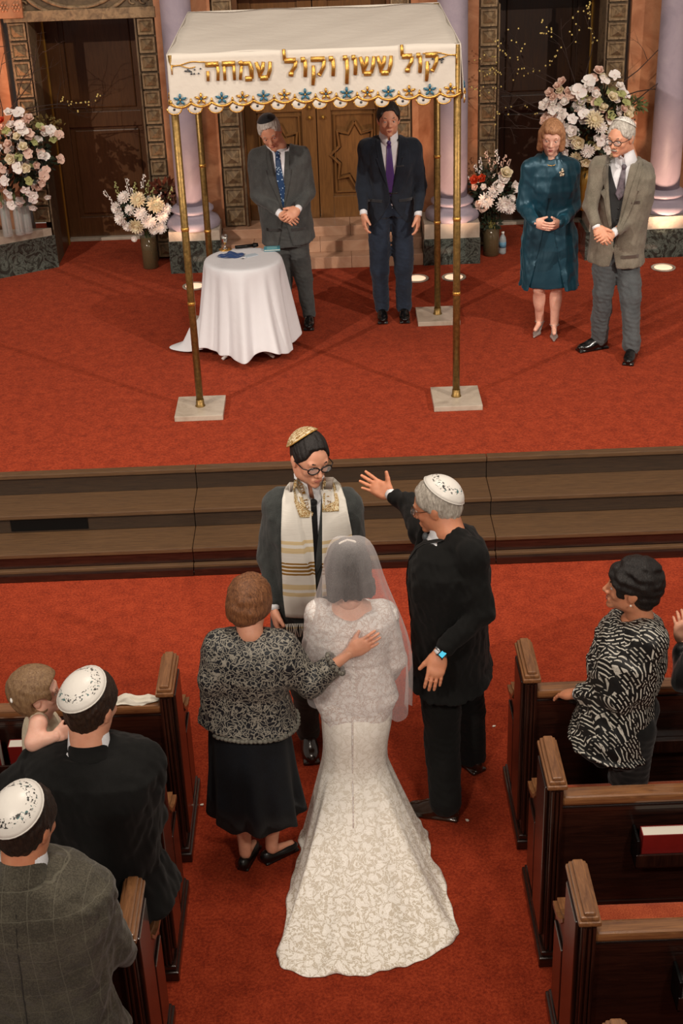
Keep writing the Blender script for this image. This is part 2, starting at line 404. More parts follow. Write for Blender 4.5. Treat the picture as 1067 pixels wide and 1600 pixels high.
# pedestals + columns
def pedestal(x0, x1, y0, y1, ztm, zts, label, pts=None):
    t = thing('pedestal', label, 'pedestal', ((x0+x1)/2, (y0+y1)/2, ST))
    if pts is None: pts = [(x0, y0), (x1, y0), (x1, y1), (x0, y1)]
    L = [(p[0]-(x0+x1)/2, p[1]-(y0+y1)/2) for p in pts]
    MB().prism(L, 'z', 0, ztm-ST).build('base', M_GREEN, t)
    G = [(p[0]*0.97, p[1]*0.97) for p in L]
    MB().prism(G, 'z', ztm-ST, zts-ST).build('slab', M_SLAB, t); return t
pedestal(-1.455, -0.985, 12.40, 12.77, 0.755, 0.845, 'green marble column pedestal at the left foot of the ark steps')
pedestal(0.826, 1.335, 12.36, 12.77, 0.70, 0.835, 'green marble column pedestal between ark steps and red-flower vase')
pedestal(-4.2, -2.5, 12.0, 12.80, 0.765, 0.835, 'green marble pedestal under the tall white arrangement at left',
         [(-4.2, 11.85), (-3.0, 12.46), (-2.545, 12.715), (-2.52, 12.73), (-4.2, 12.73)])
pedestal(2.27, 4.4, 12.33, 12.73, 0.72, 0.835, 'green marble pedestal behind the grey-haired man in the blazer')
def column(x, y, r, z0, label):
    t = thing('column', label, 'column', (x, y, z0))
    MB().lathe([(r*1.75, 0), (r*1.8, 0.02), (r*1.8, 0.045), (r*1.7, 0.075), (r*1.4, 0.095), (r*1.25, 0.11), (r*1.25, 0.125), (r*1.42, 0.145), (r*1.42, 0.165), (r*1.2, 0.185), (r*1.04, 0.2)], seg=32).build('base', M_COLUMN, t, True)
    MB().lathe([(r, 0.19), (r*1.0, 1.0), (r*0.96, 2.0), (r*0.9, 3.6)], seg=32).build('shaft', M_COLUMN, t, True)
column(-1.235, 12.60, 0.135, 0.845, 'pale lilac column behind the two left canopy poles')
column(1.10, 12.58, 0.135, 0.835, 'pale lilac column behind the two right canopy poles')
column(3.0, 12.58, 0.135, 0.835, 'tall lilac column behind the blazer man, by the frame edge')
column(-3.3, 12.5, 0.135, 0.835, 'lilac column beyond the tall white arrangement')

# recessed floor uplights
def uplight(x, y, w, power, label, col=(1.0, 0.62, 0.42)):
    t = thing('floor_uplight', label, 'light', (x, y, ST), group=None)
    MB().lathe([(0.105, 0.0), (0.108, 0.010), (0.095, 0.014), (0.090, 0.008)], seg=24).build('rim', M_SLAB, t, True)
    MB().lathe([(0.09, 0.002), (0.08, 0.008), (0.02, 0.012)], seg=20).build('lens', mat('uplight_lens', (1.0, 0.62, 0.42), 0.3, emit=0.8), t, True)
    s = lamp_spot('uplight_lamp', (x, y, ST+0.05), (w[0], w[1], 3.0), 70, power, col, 0.8, 0.05)
u1 = at(304, 448, z=ST); u2 = at(651, 436, z=ST); u3 = at(709, 434, z=ST); u4 = at(1036, 419, z=ST)
uplight(u1.x, u1.y, (-1.9, 13.2), 34, 'round floor uplight beside the white-draped table')
uplight(u2.x, u2.y, (0.3, 13.2), 30, 'round floor uplight just right of the navy-suited man')
uplight(u3.x, u3.y, (1.45, 13.1), 34, 'round floor uplight behind the right canopy poles')
uplight(u4.x, u4.y, (3.3, 13.2), 50, 'round floor uplight right of the blazer man')
lamp_spot('uplight_lamp', (-3.6, 12.0, ST+0.9), (-2.85, 12.8, 2.6), 70, 130, (1.0, 0.5, 0.3), 0.8, 0.05)
# ------------------------------------------------------------------ signed-distance modelling kit
V = lambda *a: np.array(a[0] if len(a) == 1 else a, dtype=float)
def nrm(v): v = V(v); return v/max(np.linalg.norm(v), 1e-9)
class Field:
    def __init__(s): s.ops = []
    def add(s, fn, lo, hi, k=0.0, op='u'): s.ops.append((fn, V(lo), V(hi), k, op)); return s
    # primitives
    def cap(s, a, b, ra, rb, k=0.02, op='u', flat=None):
        a, b = V(a), V(b); ab = b-a; L2 = max(ab@ab, 1e-12); fn_ = None
        if flat is not None: fd = nrm(flat[0]); fs = flat[1]
        def fn(P):
            q = P-a; t = np.clip((q@ab)/L2, 0, 1); r = ra+(rb-ra)*t; q = q-t[..., None]*ab
            if flat is None: return np.sqrt((q*q).sum(-1))-r
            h = q@fd; d2 = (q*q).sum(-1)-h*h+(h/fs)**2
            return (np.sqrt(np.maximum(d2, 0))-r)*min(1.0, fs)
        R = max(ra, rb)*max(1.0, flat[1] if flat is not None else 1.0)
        return s.add(fn, np.minimum(a, b)-R, np.maximum(a, b)+R, k, op)
    def ell(s, c, r, R=None, k=0.02, op='u'):
        c, r = V(c), V(r); R = np.eye(3) if R is None else R
        def fn(P):
            q = (P-c)@R; k0 = np.sqrt(((q/r)**2).sum(-1)); k1 = np.sqrt(((q/(r*r))**2).sum(-1))
            return k0*(k0-1)/np.maximum(k1, 1e-6)
        e = np.sqrt(((R*r)**2).sum(1)); return s.add(fn, c-e, c+e, k, op)
    def box(s, c, h, R=None, rad=0.01, k=0.01, op='u'):
        c, h = V(c), V(h)-rad; R = np.eye(3) if R is None else R
        def fn(P):
            q = np.abs((P-c)@R)-h; return np.sqrt((np.maximum(q, 0)**2).sum(-1))+np.minimum(q.max(-1), 0)-rad
        e = np.abs(R)@(h+rad); return s.add(fn, c-e, c+e, k, op)
    def plane(s, c, n, k=0.01):
        """keeps the side the normal points away from"""
        c, n = V(c), nrm(n)
        def fn(P): return (P-c)@n
        return s.add(fn, None if False else (-1e9,)*3, (1e9,)*3, k, 'i')
    def cut(s, c, n, k=0.01): return s.plane(c, n, k)
    def loft(s, rows, R, k=0.02, op='u', n=2.3, cap=0.0):
        """rows: (centre world xyz, half width, half depth) along a mostly straight axis; R columns = right, forward, up"""
        C = np.array([r[0] for r in rows]); o = C[0]; ax = nrm(C[-1]-C[0]); T = (C-o)@ax
        A = np.array([r[1] for r in rows]); B = np.array([r[2] for r in rows]); rt, fw = R[:, 0], R[:, 1]
        rt = nrm(rt-ax*(rt@ax)); fw = nrm(fw-ax*(fw@ax)-rt*(fw@rt))
        off = C-o-T[:, None]*ax; U = off@rt; Wf = off@fw
        def fn(P):
            q = P-o; t = q@ax; tc = np.clip(t, T[0], T[-1])
            u = q@rt-np.interp(tc, T, U); w = q@fw-np.interp(tc, T, Wf); a = np.interp(tc, T, A); b = np.interp(tc, T, B)
            e = ((np.abs(u)/a)**n+(np.abs(w)/b)**n)**(1/n); d = (e-1)*np.minimum(a, b)
            over = np.maximum(T[0]-t, t-T[-1])
            return np.where(over > 0, np.sqrt(np.maximum(d, 0)**2+over**2)-0.0, np.maximum(d, over)) if cap == 0 else np.sqrt(np.maximum(d+cap, 0)**2+np.maximum(over+cap, 0)**2)-cap
        R_ = max(A.max(), B.max()); return s.add(fn, C.min(0)-R_, C.max(0)+R_, k, op)
    def noise(s, amp, scale, seed=0, stretch=(1, 1, 1)):
        rs = np.random.RandomState(seed); D = [(rs.randn(3)*scale*np.array(stretch), rs.rand()*6.28, rs.randn(3)*scale*0.5) for _ in range(5)]
        def fn(P):
            t = 0
            for d, ph, e in D: t = t+np.sin(P@d+ph+1.3*np.sin(P@e+ph*2))
            return t*amp/2.5
        s.ops.append((fn, None, None, 0, 'd')); return s
    def mesh(s, vox=0.007, adapt=0.0):
        us = [o for o in s.ops if o[4] == 'u']
        lo = np.min([o[1] for o in us], 0)-3*vox-0.01; hi = np.max([o[2] for o in us], 0)+3*vox+0.01
        n = np.ceil((hi-lo)/vox).astype(int)+1
        X = [lo[i]+vox*np.arange(n[i]) for i in range(3)]
        G = np.full(n, 1.0, dtype=np.float32)
        for fn, a, b, k, op in s.ops:
            if op == 'd':
                m = np.abs(G) < 0.03; idx = np.nonzero(m); P = np.stack([X[i][idx[i]] for i in range(3)], -1); G[m] += fn(P).astype(np.float32); continue
            mg = 3*vox+k*1.2+0.004
            i0 = np.clip(np.floor((np.maximum(a, -1e3)-mg-lo)/vox).astype(int), 0, n); i1 = np.clip(np.ceil((np.minimum(b, 1e3)+mg-lo)/vox).astype(int)+1, 0, n)
            if (i1 <= i0).any(): continue
            sl = tuple(slice(i0[i], i1[i]) for i in range(3)); g = G[sl]
            if op == 'i':
                m = g < 0.06; idx = np.nonzero(m); P = np.stack([X[i][idx[i]] for i in range(3)], -1); d = fn(P).astype(np.float32); gg = g[m]
                h = np.maximum(k-np.abs(gg-d), 0)/max(k, 1e-6); g[m] = np.maximum(gg, d)+h*h*k*0.25; continue
            P = np.stack(np.meshgrid(*[X[i][sl[i]] for i in range(3)], indexing='ij'), -1)
            d = fn(P).astype(np.float32)
            if op == 'u':
                h = np.maximum(k-np.abs(g-d), 0)/max(k, 1e-6); G[sl] = np.minimum(g, d)-h*h*k*0.25
            else:
                d = -d; h = np.maximum(k-np.abs(g-d), 0)/max(k, 1e-6); G[sl] = np.maximum(g, d)+h*h*k*0.25
        G = np.clip(G, -3*vox, 3*vox)
        grid = openvdb.FloatGrid(3*vox); grid.copyFromArray(np.ascontiguousarray(G))
        pts, tris, quads = grid.convertToPolygons(0.0, adapt)
        pts = np.asarray(pts)*vox+lo
        faces = [tuple(int(i) for i in t[::-1]) for t in tris]+[tuple(int(i) for i in q[::-1]) for q in quads]
        return pts, faces
    def build(s, name, m, parent, vox=0.007, adapt=0.0, mats=None, fm=None):
        p, f = s.mesh(vox, adapt)
        fmat = None
        if fm is not None:
            cen = np.array([p[list(q)].mean(0) for q in f]); fmat = fm(cen).astype(int).tolist()
        return mesh_obj(name, p.tolist(), f, m, parent, True, True, mats, fmat)
def join_meshes(name, parts, m, parent):
    vs = []; fs = []
    for p, f in parts:
        n = len(vs); vs += [tuple(x) for x in p]; fs += [tuple(i+n for i in q) for q in f]
    return mesh_obj(name, vs, fs, m, parent, True, True)
def frame(fwd, up=(0, 0, 1)):
    f = nrm(fwd); u = V(up); u = nrm(u-f*(u@f)); r = np.cross(f, u); return np.stack([r, f, u], 1)      # columns right, forward, up
def dirv(deg, pitch=0): a = radians(deg); return V(sin(a)*cos(radians(pitch)), cos(a)*cos(radians(pitch)), sin(radians(pitch)))   # 0 = +Y (away), 180 = to the camera, 90 = +X
def lerp(a, b, t): return V(a)+(V(b)-V(a))*t

# ------------------------------------------------------------------ people
class Person:
    def __init__(s, name_label, cat, pos, face, h, z0=0.0, head_face=None, pitch=0.0, lean=(0, 0), shw=0.115, tilt=0.0, group=None, name='person'):
        """pos (x, y) ground point, face degrees, h standing height"""
        s.h = h; s.root = thing(name, name_label, cat, (pos[0], pos[1], z0), 0, group); s.z0 = z0
        s.F = dirv(face); s.R = frame(s.F); rt = s.R[:, 0]; s.rt = rt
        g = V(pos[0], pos[1], z0); s.g = g; lx = V(lean[0], lean[1], 0)
        s.pel = g+V(0, 0, .52*h)+lx*0.3
        s.chest = g+V(0, 0, .72*h)+lx*0.75
        s.neck = g+V(0, 0, .835*h)+lx+s.F*0.0
        s.J = {}
        for sd, q in (('L', -1), ('R', 1)):
            s.J['S'+sd] = g+lx*0.97+rt*q*shw*h+V(0, 0, .80*h)
            s.J['E'+sd] = s.J['S'+sd]+rt*q*.02*h+V(0, 0, -.175*h)-s.F*0.01
            s.J['W'+sd] = s.J['E'+sd]+V(0, 0, -.15*h)+s.F*.03*h
            s.J['H'+sd] = s.pel+rt*q*.05*h
            s.J['K'+sd] = g+rt*q*.055*h+V(0, 0, .275*h)+s.F*0.01*h
            s.J['A'+sd] = g+rt*q*.06*h+V(0, 0, .045*h)-s.F*0.02*h
        hf = s.F if head_face is None else dirv(head_face)
        s.hc = s.neck+V(0, 0, .095*h)+s.F*.015*h
        s.set_head(None, head_face if head_face is not None else face, pitch, tilt)
        s.hs = 1.0
    def set_head(s, c, deg, pitch=0.0, tilt=0.0):
        if c is not None: s.hc = V(c)
        f = dirv(deg, pitch); up = V(0, 0, 1); R = frame(f, up)
        if tilt:
            a = radians(tilt); r, u = R[:, 0], R[:, 2]; R = np.stack([r*cos(a)+u*sin(a), R[:, 1], u*cos(a)-r*sin(a)], 1)
        s.HR = R
    def hl(s, *p): return s.hc+s.HR@(V(p)*s.hs)                      # head local -> world
    def __setitem__(s, k, v): s.J[k] = V(v)
    def __getitem__(s, k): return s.J[k]
    def tor(s, f, side=0, up=0.0, fwd=0.0):
        """point in the torso: f 0 pelvis .. 1 neck"""
        return lerp(s.pel, s.neck, f)+s.rt*side+V(0, 0, up)+s.F*fwd

def head_field(P, fem=False, stout=0.0):
    H = Field(); l = P.hl; R = P.HR; S = P.hs; e = lambda c, r, k=0.012, op='u', RR=None: H.ell(l(*c), V(r)*S, R if RR is None else RR, k*S, op)
    j = 0.92 if fem else 1.0
    e((0, -.012, .028), (.074, .095, .088)); e((0, .03, 0.005), (.064, .06, .075), .02)
    e((0, .028, -.052), (.052*j+stout, .056, .060), .02); e((0, .072, -.096), (.021*j+stout*.5, .017, .016), .02)
    for q in (-1, 1):
        e((q*.043*j, .005, -.06), (.018+stout, .034, .03), .02); e((q*.037, .056, -.028), (.021, .021, .019), .015)
        e((q*.0735, -.008, -.006), (.009, .019, .031), .004); e((q*.078, -.014, .0), (.008, .016, .024), .003)
        e((q*.031, .094, .002), (.017, .015, .0105), .010, 's')
    H.cap(l(-.036, .076, .021), l(.036, .076, .021), .012*S, .012*S, .012)
    H.cap(l(0, .082, .010), l(0, .104, -.030), .0075*S, .0115*S, .010); 
    for q in (-1, 1): e((q*.012, .092, -.036), (.009, .010, .008), .006)
    H.cap(l(-.019, .082, -.064), l(.019, .082, -.064), .0075*S, .0075*S, .008); H.cap(l(-.016, .080, -.073), l(.016, .080, -.073), .0075*S, .0075*S, .008)
    H.cap(l(-.030, .090, -.0685), l(.030, .090, -.0685), .003*S, .003*S, .004, 's')
    nr = .052 if fem else .060
    H.cap(l(0, -.026, -.05), lerp(P.neck, P.pel, -0.03)-P.F*0.008, nr*S, (nr+.006)*S, .03)
    return H
def eyes(P, body, iris='3a2a1c', closed=False, brow='3a2c22', browr=.0035):
    l = P.hl; S = P.hs
    for q in (-1, 1):
        m = MB(); m.sphere(l(q*.031, .0745, .001), .0118*S, 12, 8); m.build('eyeball', mat('eye_white', 'd8d2cc', 0.2), body, True, True)
        m = MB(); m.sphere(l(q*.031, .0815, -.0015 if closed else .000), (.0058*S,)*3, 10, 6); m.build('iris', mat('iris_'+iris, iris, 0.15), body, True, True)
        MB().tube([l(q*.045, .074, .0045), l(q*.031, .0862, .0065 if not closed else .002), l(q*.017, .080, .004)], .0026*S, 6).build('eyelid', P.skin, body, True, True)
        MB().tube([l(q*.050, .074, .021), l(q*.034, .0875, .027), l(q*.016, .0885, .022)], [.0018*S, browr*S, browr*.8*S], 6).build('eyebrow', mat('brow_'+brow, brow, 0.8), body, True, True)
    MB().tube([l(-.023, .0835, -.0675), l(-.010, .0905, -.0645), l(0, .092, -.0655), l(.010, .0905, -.0645), l(.023, .0835, -.0675)], [.001, .0035*S, .0033*S, .0035*S, .001], 6).build('upper_lip', P.lip, body, True, True)
    MB().tube([l(-.020, .083, -.0695), l(0, .0895, -.0735), l(.020, .083, -.0695)], [.001, .0045*S, .001], 6).build('lower_lip', P.lip, body, True, True)

def hand(wrist, d, palm, thumb_side, scale=1.0, curl=25, spread=5, fore=None, rf=.026, curls=None, thumb=35, thumb_curl=10):
    """wrist point, direction of fingers, palm normal (the way the palm faces), thumb_side +1/-1 along cross(d, palm)"""
    d = nrm(d); pn = V(palm); pn = nrm(pn-d*(pn@d)); x = np.cross(d, pn)*thumb_side; S = scale; H = Field()
    L = lambda a, b, c: V(wrist)+(x*a+d*b+pn*c)*S
    R = np.stack([x, d, pn], 1)
    H.ell(L(0, .05, 0), V(.041, .056, .0155)*S, R, .012); H.ell(L(.0, .078, 0), V(.040, .024, .013)*S, R, .01); H.ell(L(.026, .035, .006), V(.018, .034, .015)*S, R, .012); H.ell(L(-.027, .04, .005), V(.014, .034, .014)*S, R, .012)
    if fore is not None: H.cap(wrist, fore, .024*S, rf*S, .015, flat=(pn, .85))
    H.cap(L(0, -.01, 0), L(0, .03, 0), .023*S, .028*S, .015, flat=(pn, .7))
    for i, (bx, ln, r) in enumerate(((.030, .072, .0092), (.0105, .080, .0096), (-.0095, .074, .0090), (-.0285, .058, .0080))):
        c = (curls[i] if curls else curl); a = radians(c*0.5); sp = radians(spread*(1.5-i)); fd = nrm(x*sin(sp)+d*cos(sp)); p = L(bx, .086-(.008 if i == 3 else 0), 0)
        for k, fr in enumerate((.46, .30, .24)):
            q = p+(fd*cos(a)+pn*sin(a))*ln*fr*S; H.cap(p, q, r*S*(1-.08*k), r*S*(.93-.08*k), .003); p = q; a += radians(c)
    a0 = radians(thumb); p = L(.030, .022, .006); td = nrm(x*sin(a0)+d*cos(a0)+pn*0.25)
    q = p+td*.042*S; H.cap(p, q, .0145*S, .0115*S, .010); td2 = nrm(td*cos(radians(thumb_curl))+(d*0.5+pn*.5)*sin(radians(thumb_curl))); q2 = q+td2*.030*S; H.cap(q, q2, .0112*S, .0088*S, .004)
    return H

def torso_rows(P, g, hem=-0.10, kind='male'):
    """g = extra thickness"""
    h = P.h; A, B = [], []
    f = {'male': ((0, .098, .066), (.25, .096, .066), (.45, .098, .068), (.7, .108, .070), (.86, .104, .062), (.95, .078, .048), (1.0, .045, .038)),
         'female': ((0, .104, .070), (.22, .090, .062), (.40, .080, .056), (.62, .092, .066), (.8, .094, .060), (.93, .070, .046), (1.0, .040, .034))}[kind]
    rows = [(P.tor(t), a*h*P.wide+g, b*h*P.deep+g) for t, a, b in f]
    return rows
def body_mesh(P, fem=False, hands=(), stout=0.0, legs=True, arms=True, skin=None, head=True, iris='3a2a1c', brow='3a2c22', face=True, bare=None):
    """one continuous figure; hidden parts kept slim under the clothes. hands: list of hand Fields"""
    h = P.h; B = Field()
    B.loft(torso_rows(P, -0.014, kind='female' if fem else 'male'), P.R, 0.02)
    for sd in 'LR':
        B.cap(P['S'+sd], P['E'+sd], .023*h, .020*h, .03); B.cap(P['E'+sd], P['W'+sd], .020*h, .0145*h, .015)
        if legs:
            B.cap(P['H'+sd], P['K'+sd], .040*h, .028*h, .03); B.cap(P['K'+sd], P['A'+sd], .027*h, .019*h, .02); B.ell(lerp(P['K'+sd], P['A'+sd], .3)-P.F*.010*h, V(.028, .030, .065)*h, P.R, .02)
            ft = P.foot.get(sd, P.F); B.cap(P['A'+sd]+V(0, 0, -.015*h), P['A'+sd]+V(0, 0, -.024*h)+nrm(ft)*.07*h, .013*h, .010*h, .02)
    B.ell(P.tor(1.0)+V(0, 0, -.01), V(.06, .045, .05), P.R, .03)
    parts = [B.mesh(0.010, 0.0)]
    parts.append(head_field(P, fem, stout).mesh(0.0035, 0.0) if P.fine else head_field(P, fem, stout).mesh(0.0045, 0.0))
    for hf in hands: parts.append(hf.mesh(P.hvox))
    o = join_meshes('body', parts, P.skin, P.root); P.body = o
    if face: eyes(P, o, iris, brow=brow)
    return o
def skin_mat(name, c):
    q = NT('skin_'+name); co = q.coord(); f = q.noise(co, 26, 4, 0.6); c = lin(c)
    q.l(q.ramp(f, [(0.3, (c[0]*.92, c[1]*.82, c[2]*.78)), (0.7, (min(1, c[0]*1.05), c[1]*1.04, c[2]*1.04))]), q.b.inputs['Base Color'])
    q.b.inputs['Roughness'].default_value = 0.5; q.b.inputs['Subsurface Weight'].default_value = 0.12; q.b.inputs['Subsurface Scale'].default_value = 0.01; q.b.inputs['Subsurface Radius'].default_value = (1, .3, .15)
    q.bump(q.noise(co, 180, 2), 0.12, 0.002); return q.m
SK_FAIR = skin_mat('fair', 'dba184'); SK_WARM = skin_mat('warm', 'd8a082'); SK_PALE = skin_mat('pale', 'e6b7a2'); SK_TAN = skin_mat('tan', 'cc8c6a')
LIP = mat('lip', 'b06a5c', 0.45); LIPR = mat('lip_rose', 'a8504c', 0.4)
def setup(P, skin, wide=1.0, deep=1.0, fine=False, lip=None, hvox=0.004):
    P.skin = skin; P.lip = lip or LIP; P.wide = wide; P.deep = deep; P.fine = fine; P.foot = {}; P.hvox = hvox; return P

# hair
def hair_mat(name, dark, light, scale=(1, 1, .25), rough=0.55, n=120):
    q = NT('hair_'+name); co = q.coord(scale); f = q.noise(co, n, 4, 0.65, 0.8); q.l(q.ramp(f, [(0.3, dark), (0.7, light)]), q.b.inputs['Base Color'])
    q.b.inputs['Roughness'].default_value = rough; q.bump(f, 0.7, 0.006); return q.m
def shirt_collar(P, m=None, r=.066, drop=.030, up=.72, gap=16, name='shirt_collar'):
    c0 = P.neck+V(0, 0, -.012)-P.F*.006; c1 = lerp(c0, P.hl(0, -.022, -.05), up); v = []; f = []; n = 36; rs = r*P.hs
    for i in range(n+1):
        a = radians(gap/2)+(2*pi-radians(gap))*i/n; d = P.F*cos(a)+P.rt*sin(a); fr = max(0, cos(a))**3
        v.append(c1+d*rs*.93+V(0, 0, -.012*fr)); v.append(c1+d*(rs*1.0)+V(0, 0, -.010*fr-.002)); v.append(c0+d*(rs*1.14+.012*fr)+V(0, 0, -drop*fr*1.3)); v.append(c0+d*(rs*1.02)+V(0, 0, -.02-drop*fr))
    for i in range(n):
        for j in range(3): q = i*4+j; f.append((q, q+4, q+5, q+1))
    o = mesh_obj(name, [tuple(x) for x in v], f, m or M_SHIRT, P.root, True, True); s_ = o.modifiers.new('t', 'SOLIDIFY'); s_.thickness = .003; return o
def short_hair(P, m, thick=.009, slope=.95, cz=-.022, noise=.0018, back=0.0, top=0.0, vox=.0045, front=.062):
    H = Field(); l = P.hl; S = P.hs
    H.ell(l(0, -.012, .028+top*.5), V(.074+thick, .095+thick, .088+thick+top)*S, P.HR, .01)
    H.ell(l(0, .03, .03), V(.066+thick*.6, .05+thick*.6, .058+thick)*S, P.HR, .015)
    if back: H.ell(l(0, -.05, -.03), V(.06, .045+back, .05)*S, P.HR, .02)
    n = P.HR@nrm((0, slope, -1)); H.plane(l(0, 0, cz), n, .008)
    H.box(l(0, .112, .018), V(.060, .048, front)*S, P.HR, .02, .012, 's')
    H.noise(noise, 130, 3)
    return H.build('hair', m, P.root, vox)
def kippah(P, m, ctr=(0, -.045, .10), R=.085, d=None, thick=.012, off=.0, name='kippah', rim=None):
    """cap = slice of an ellipsoid shell around the skull; local frame: +Z along the cap axis"""
    ax = nrm(P.HR@nrm(V(ctr)-V(0, -.012, .028))); rr = V(.074, .095, .088)+thick+off
    # height of the slice plane from the cap's rim radius
    seg, rings = 40, 9; c0 = V(0, -.012, .028); a0 = nrm(V(ctr)-c0); u = nrm(np.cross(a0, (1, 0, 0)) if abs(a0[0]) < .9 else np.cross(a0, (0, 1, 0))); w = np.cross(a0, u)
    org = P.hl(*(c0)); vs = []; fs = []
    L = np.stack([P.HR@u, P.HR@w, P.HR@a0], 1)
    def ring(ang, k, ex):
        dd = a0*cos(ang)+(u*cos(k)+w*sin(k))*sin(ang); t = 1/np.sqrt(((dd/(rr+ex))**2).sum()); return P.HR@(dd*t*P.hs)
    amax = math.asin(min(.99, R/np.mean(rr)))
    for ex in (0.003, -.001):
        for i in range(rings+1):
            for k in range(seg): vs.append(ring(amax*i/rings+1e-4, 2*pi*k/seg, ex))
    n1 = (rings+1)*seg
    for i in range(rings):
        for k in range(seg):
            a, b, c, d_ = i*seg+k, i*seg+(k+1) % seg, (i+1)*seg+(k+1) % seg, (i+1)*seg+k
            fs.append((a, d_, c, b)); fs.append((n1+a, n1+b, n1+c, n1+d_))
    for k in range(seg): fs.append((rings*seg+k, n1+rings*seg+k, n1+rings*seg+(k+1) % seg, rings*seg+(k+1) % seg))
    o = mesh_obj(name, [tuple(L.T@v) for v in vs], fs, m, P.root)
    o.location = Vector(org)-rootloc(P.root); o.rotation_euler = Matrix(L.tolist()).to_euler()
    if rim:
        pts = [tuple(L.T@ring(amax, 2*pi*k/32, .002)) for k in range(33)]
        MB().tube(pts, .0028, 6, caps=False).build('rim_binding', rim, o, True)
    return o
def kippah_mat(name, base, print_c, accent, r0=.055, r1=.080):
    """satin cap with an embroidered band near its rim (local z = cap axis)"""
    q = NT(name); tc = q.n('ShaderNodeTexCoord'); sx = q.n('ShaderNodeSeparateXYZ'); q.l(tc.outputs['Object'], sx.inputs[0])
    r = q.math('SQRT', q.math('ADD', q.math('MULTIPLY', sx.outputs[0], sx.outputs[0]), q.math('MULTIPLY', sx.outputs[1], sx.outputs[1])))
    band = q.math('MULTIPLY', q.math('GREATER_THAN', r, r0), q.math('LESS_THAN', r, r1))
    vo = q.n('ShaderNodeTexVoronoi', distance='CHEBYCHEV'); vo.inputs['Scale'].default_value = 110; q.l(tc.outputs['Object'], vo.inputs['Vector'])
    f = q.noise(tc.outputs['Object'], 75, 3, .7)
    mk = q.math('MULTIPLY', band, q.math('GREATER_THAN', q.math('ADD', q.math('MULTIPLY', vo.outputs['Distance'], .5), f), .78))
    colr = q.ramp(q.noise(tc.outputs['Object'], 40, 1), [(.5, print_c), (.6, accent)], 'CONSTANT')
    mx = q.n('ShaderNodeMix', data_type='RGBA'); q.l(mk, mx.inputs['Factor']); mx.inputs['A'].default_value = lin(base); q.l(colr, mx.inputs['B'])
    q.l(mx.outputs['Result'], q.b.inputs['Base Color']); q.b.inputs['Roughness'].default_value = .38; q.b.inputs['Sheen Weight'].default_value = .2
    q.bump(q.noise(tc.outputs['Object'], 30, 2), .3, .006); return q.m
K_WHITE = kippah_mat('white_satin_kippah', 'e6e2da', '2a2a28', '3f6a6a')
K_RIM = mat('kippah_binding', 'd8d4cc', .4)

# clothes
def fabric(name, c, c2=None, rough=.85, weave=500, bump=.25, sheen=.15, check=None, var=.12):
    if name in MATS: return MATS[name]
    q = NT(name); co = q.coord(); c = lin(c); c2 = lin(c2) if c2 else tuple(min(1, x*1.5+.004) for x in c[:3])
    f = q.noise(co, weave*.6, 2, .8); g = q.noise(co, 9, 3)
    f = q.math('ADD', q.math('MULTIPLY', f, .6), q.math('MULTIPLY', g, .4)); colr = q.ramp(f, [(.42, c), (.6, c2)])
    if check:
        sx = q.n('ShaderNodeSeparateXYZ'); q.l(q.coord(rot=(0, 0, check[2])), sx.inputs[0]); ln = None
        for i in (0, 2):
            t = q.math('GREATER_THAN', q.math('FRACT', q.math('MULTIPLY', sx.outputs[i], check[0])), 1-check[3]); ln = t if ln is None else q.math('MAXIMUM', ln, t)
        mx = q.n('ShaderNodeMix', data_type='RGBA'); q.l(q.math('MULTIPLY', ln, .5), mx.inputs['Factor']); q.l(colr, mx.inputs['A']); mx.inputs['B'].default_value = lin(check[1]); colr = mx.outputs['Result']
    q.l(colr, q.b.inputs['Base Color']); b = q.b; b.inputs['Roughness'].default_value = rough; b.inputs['Sheen Weight'].default_value = sheen; b.inputs['Specular IOR Level'].default_value = .25
    q.bump(q.noise(co, weave, 2, .7), bump, .002); return q.m
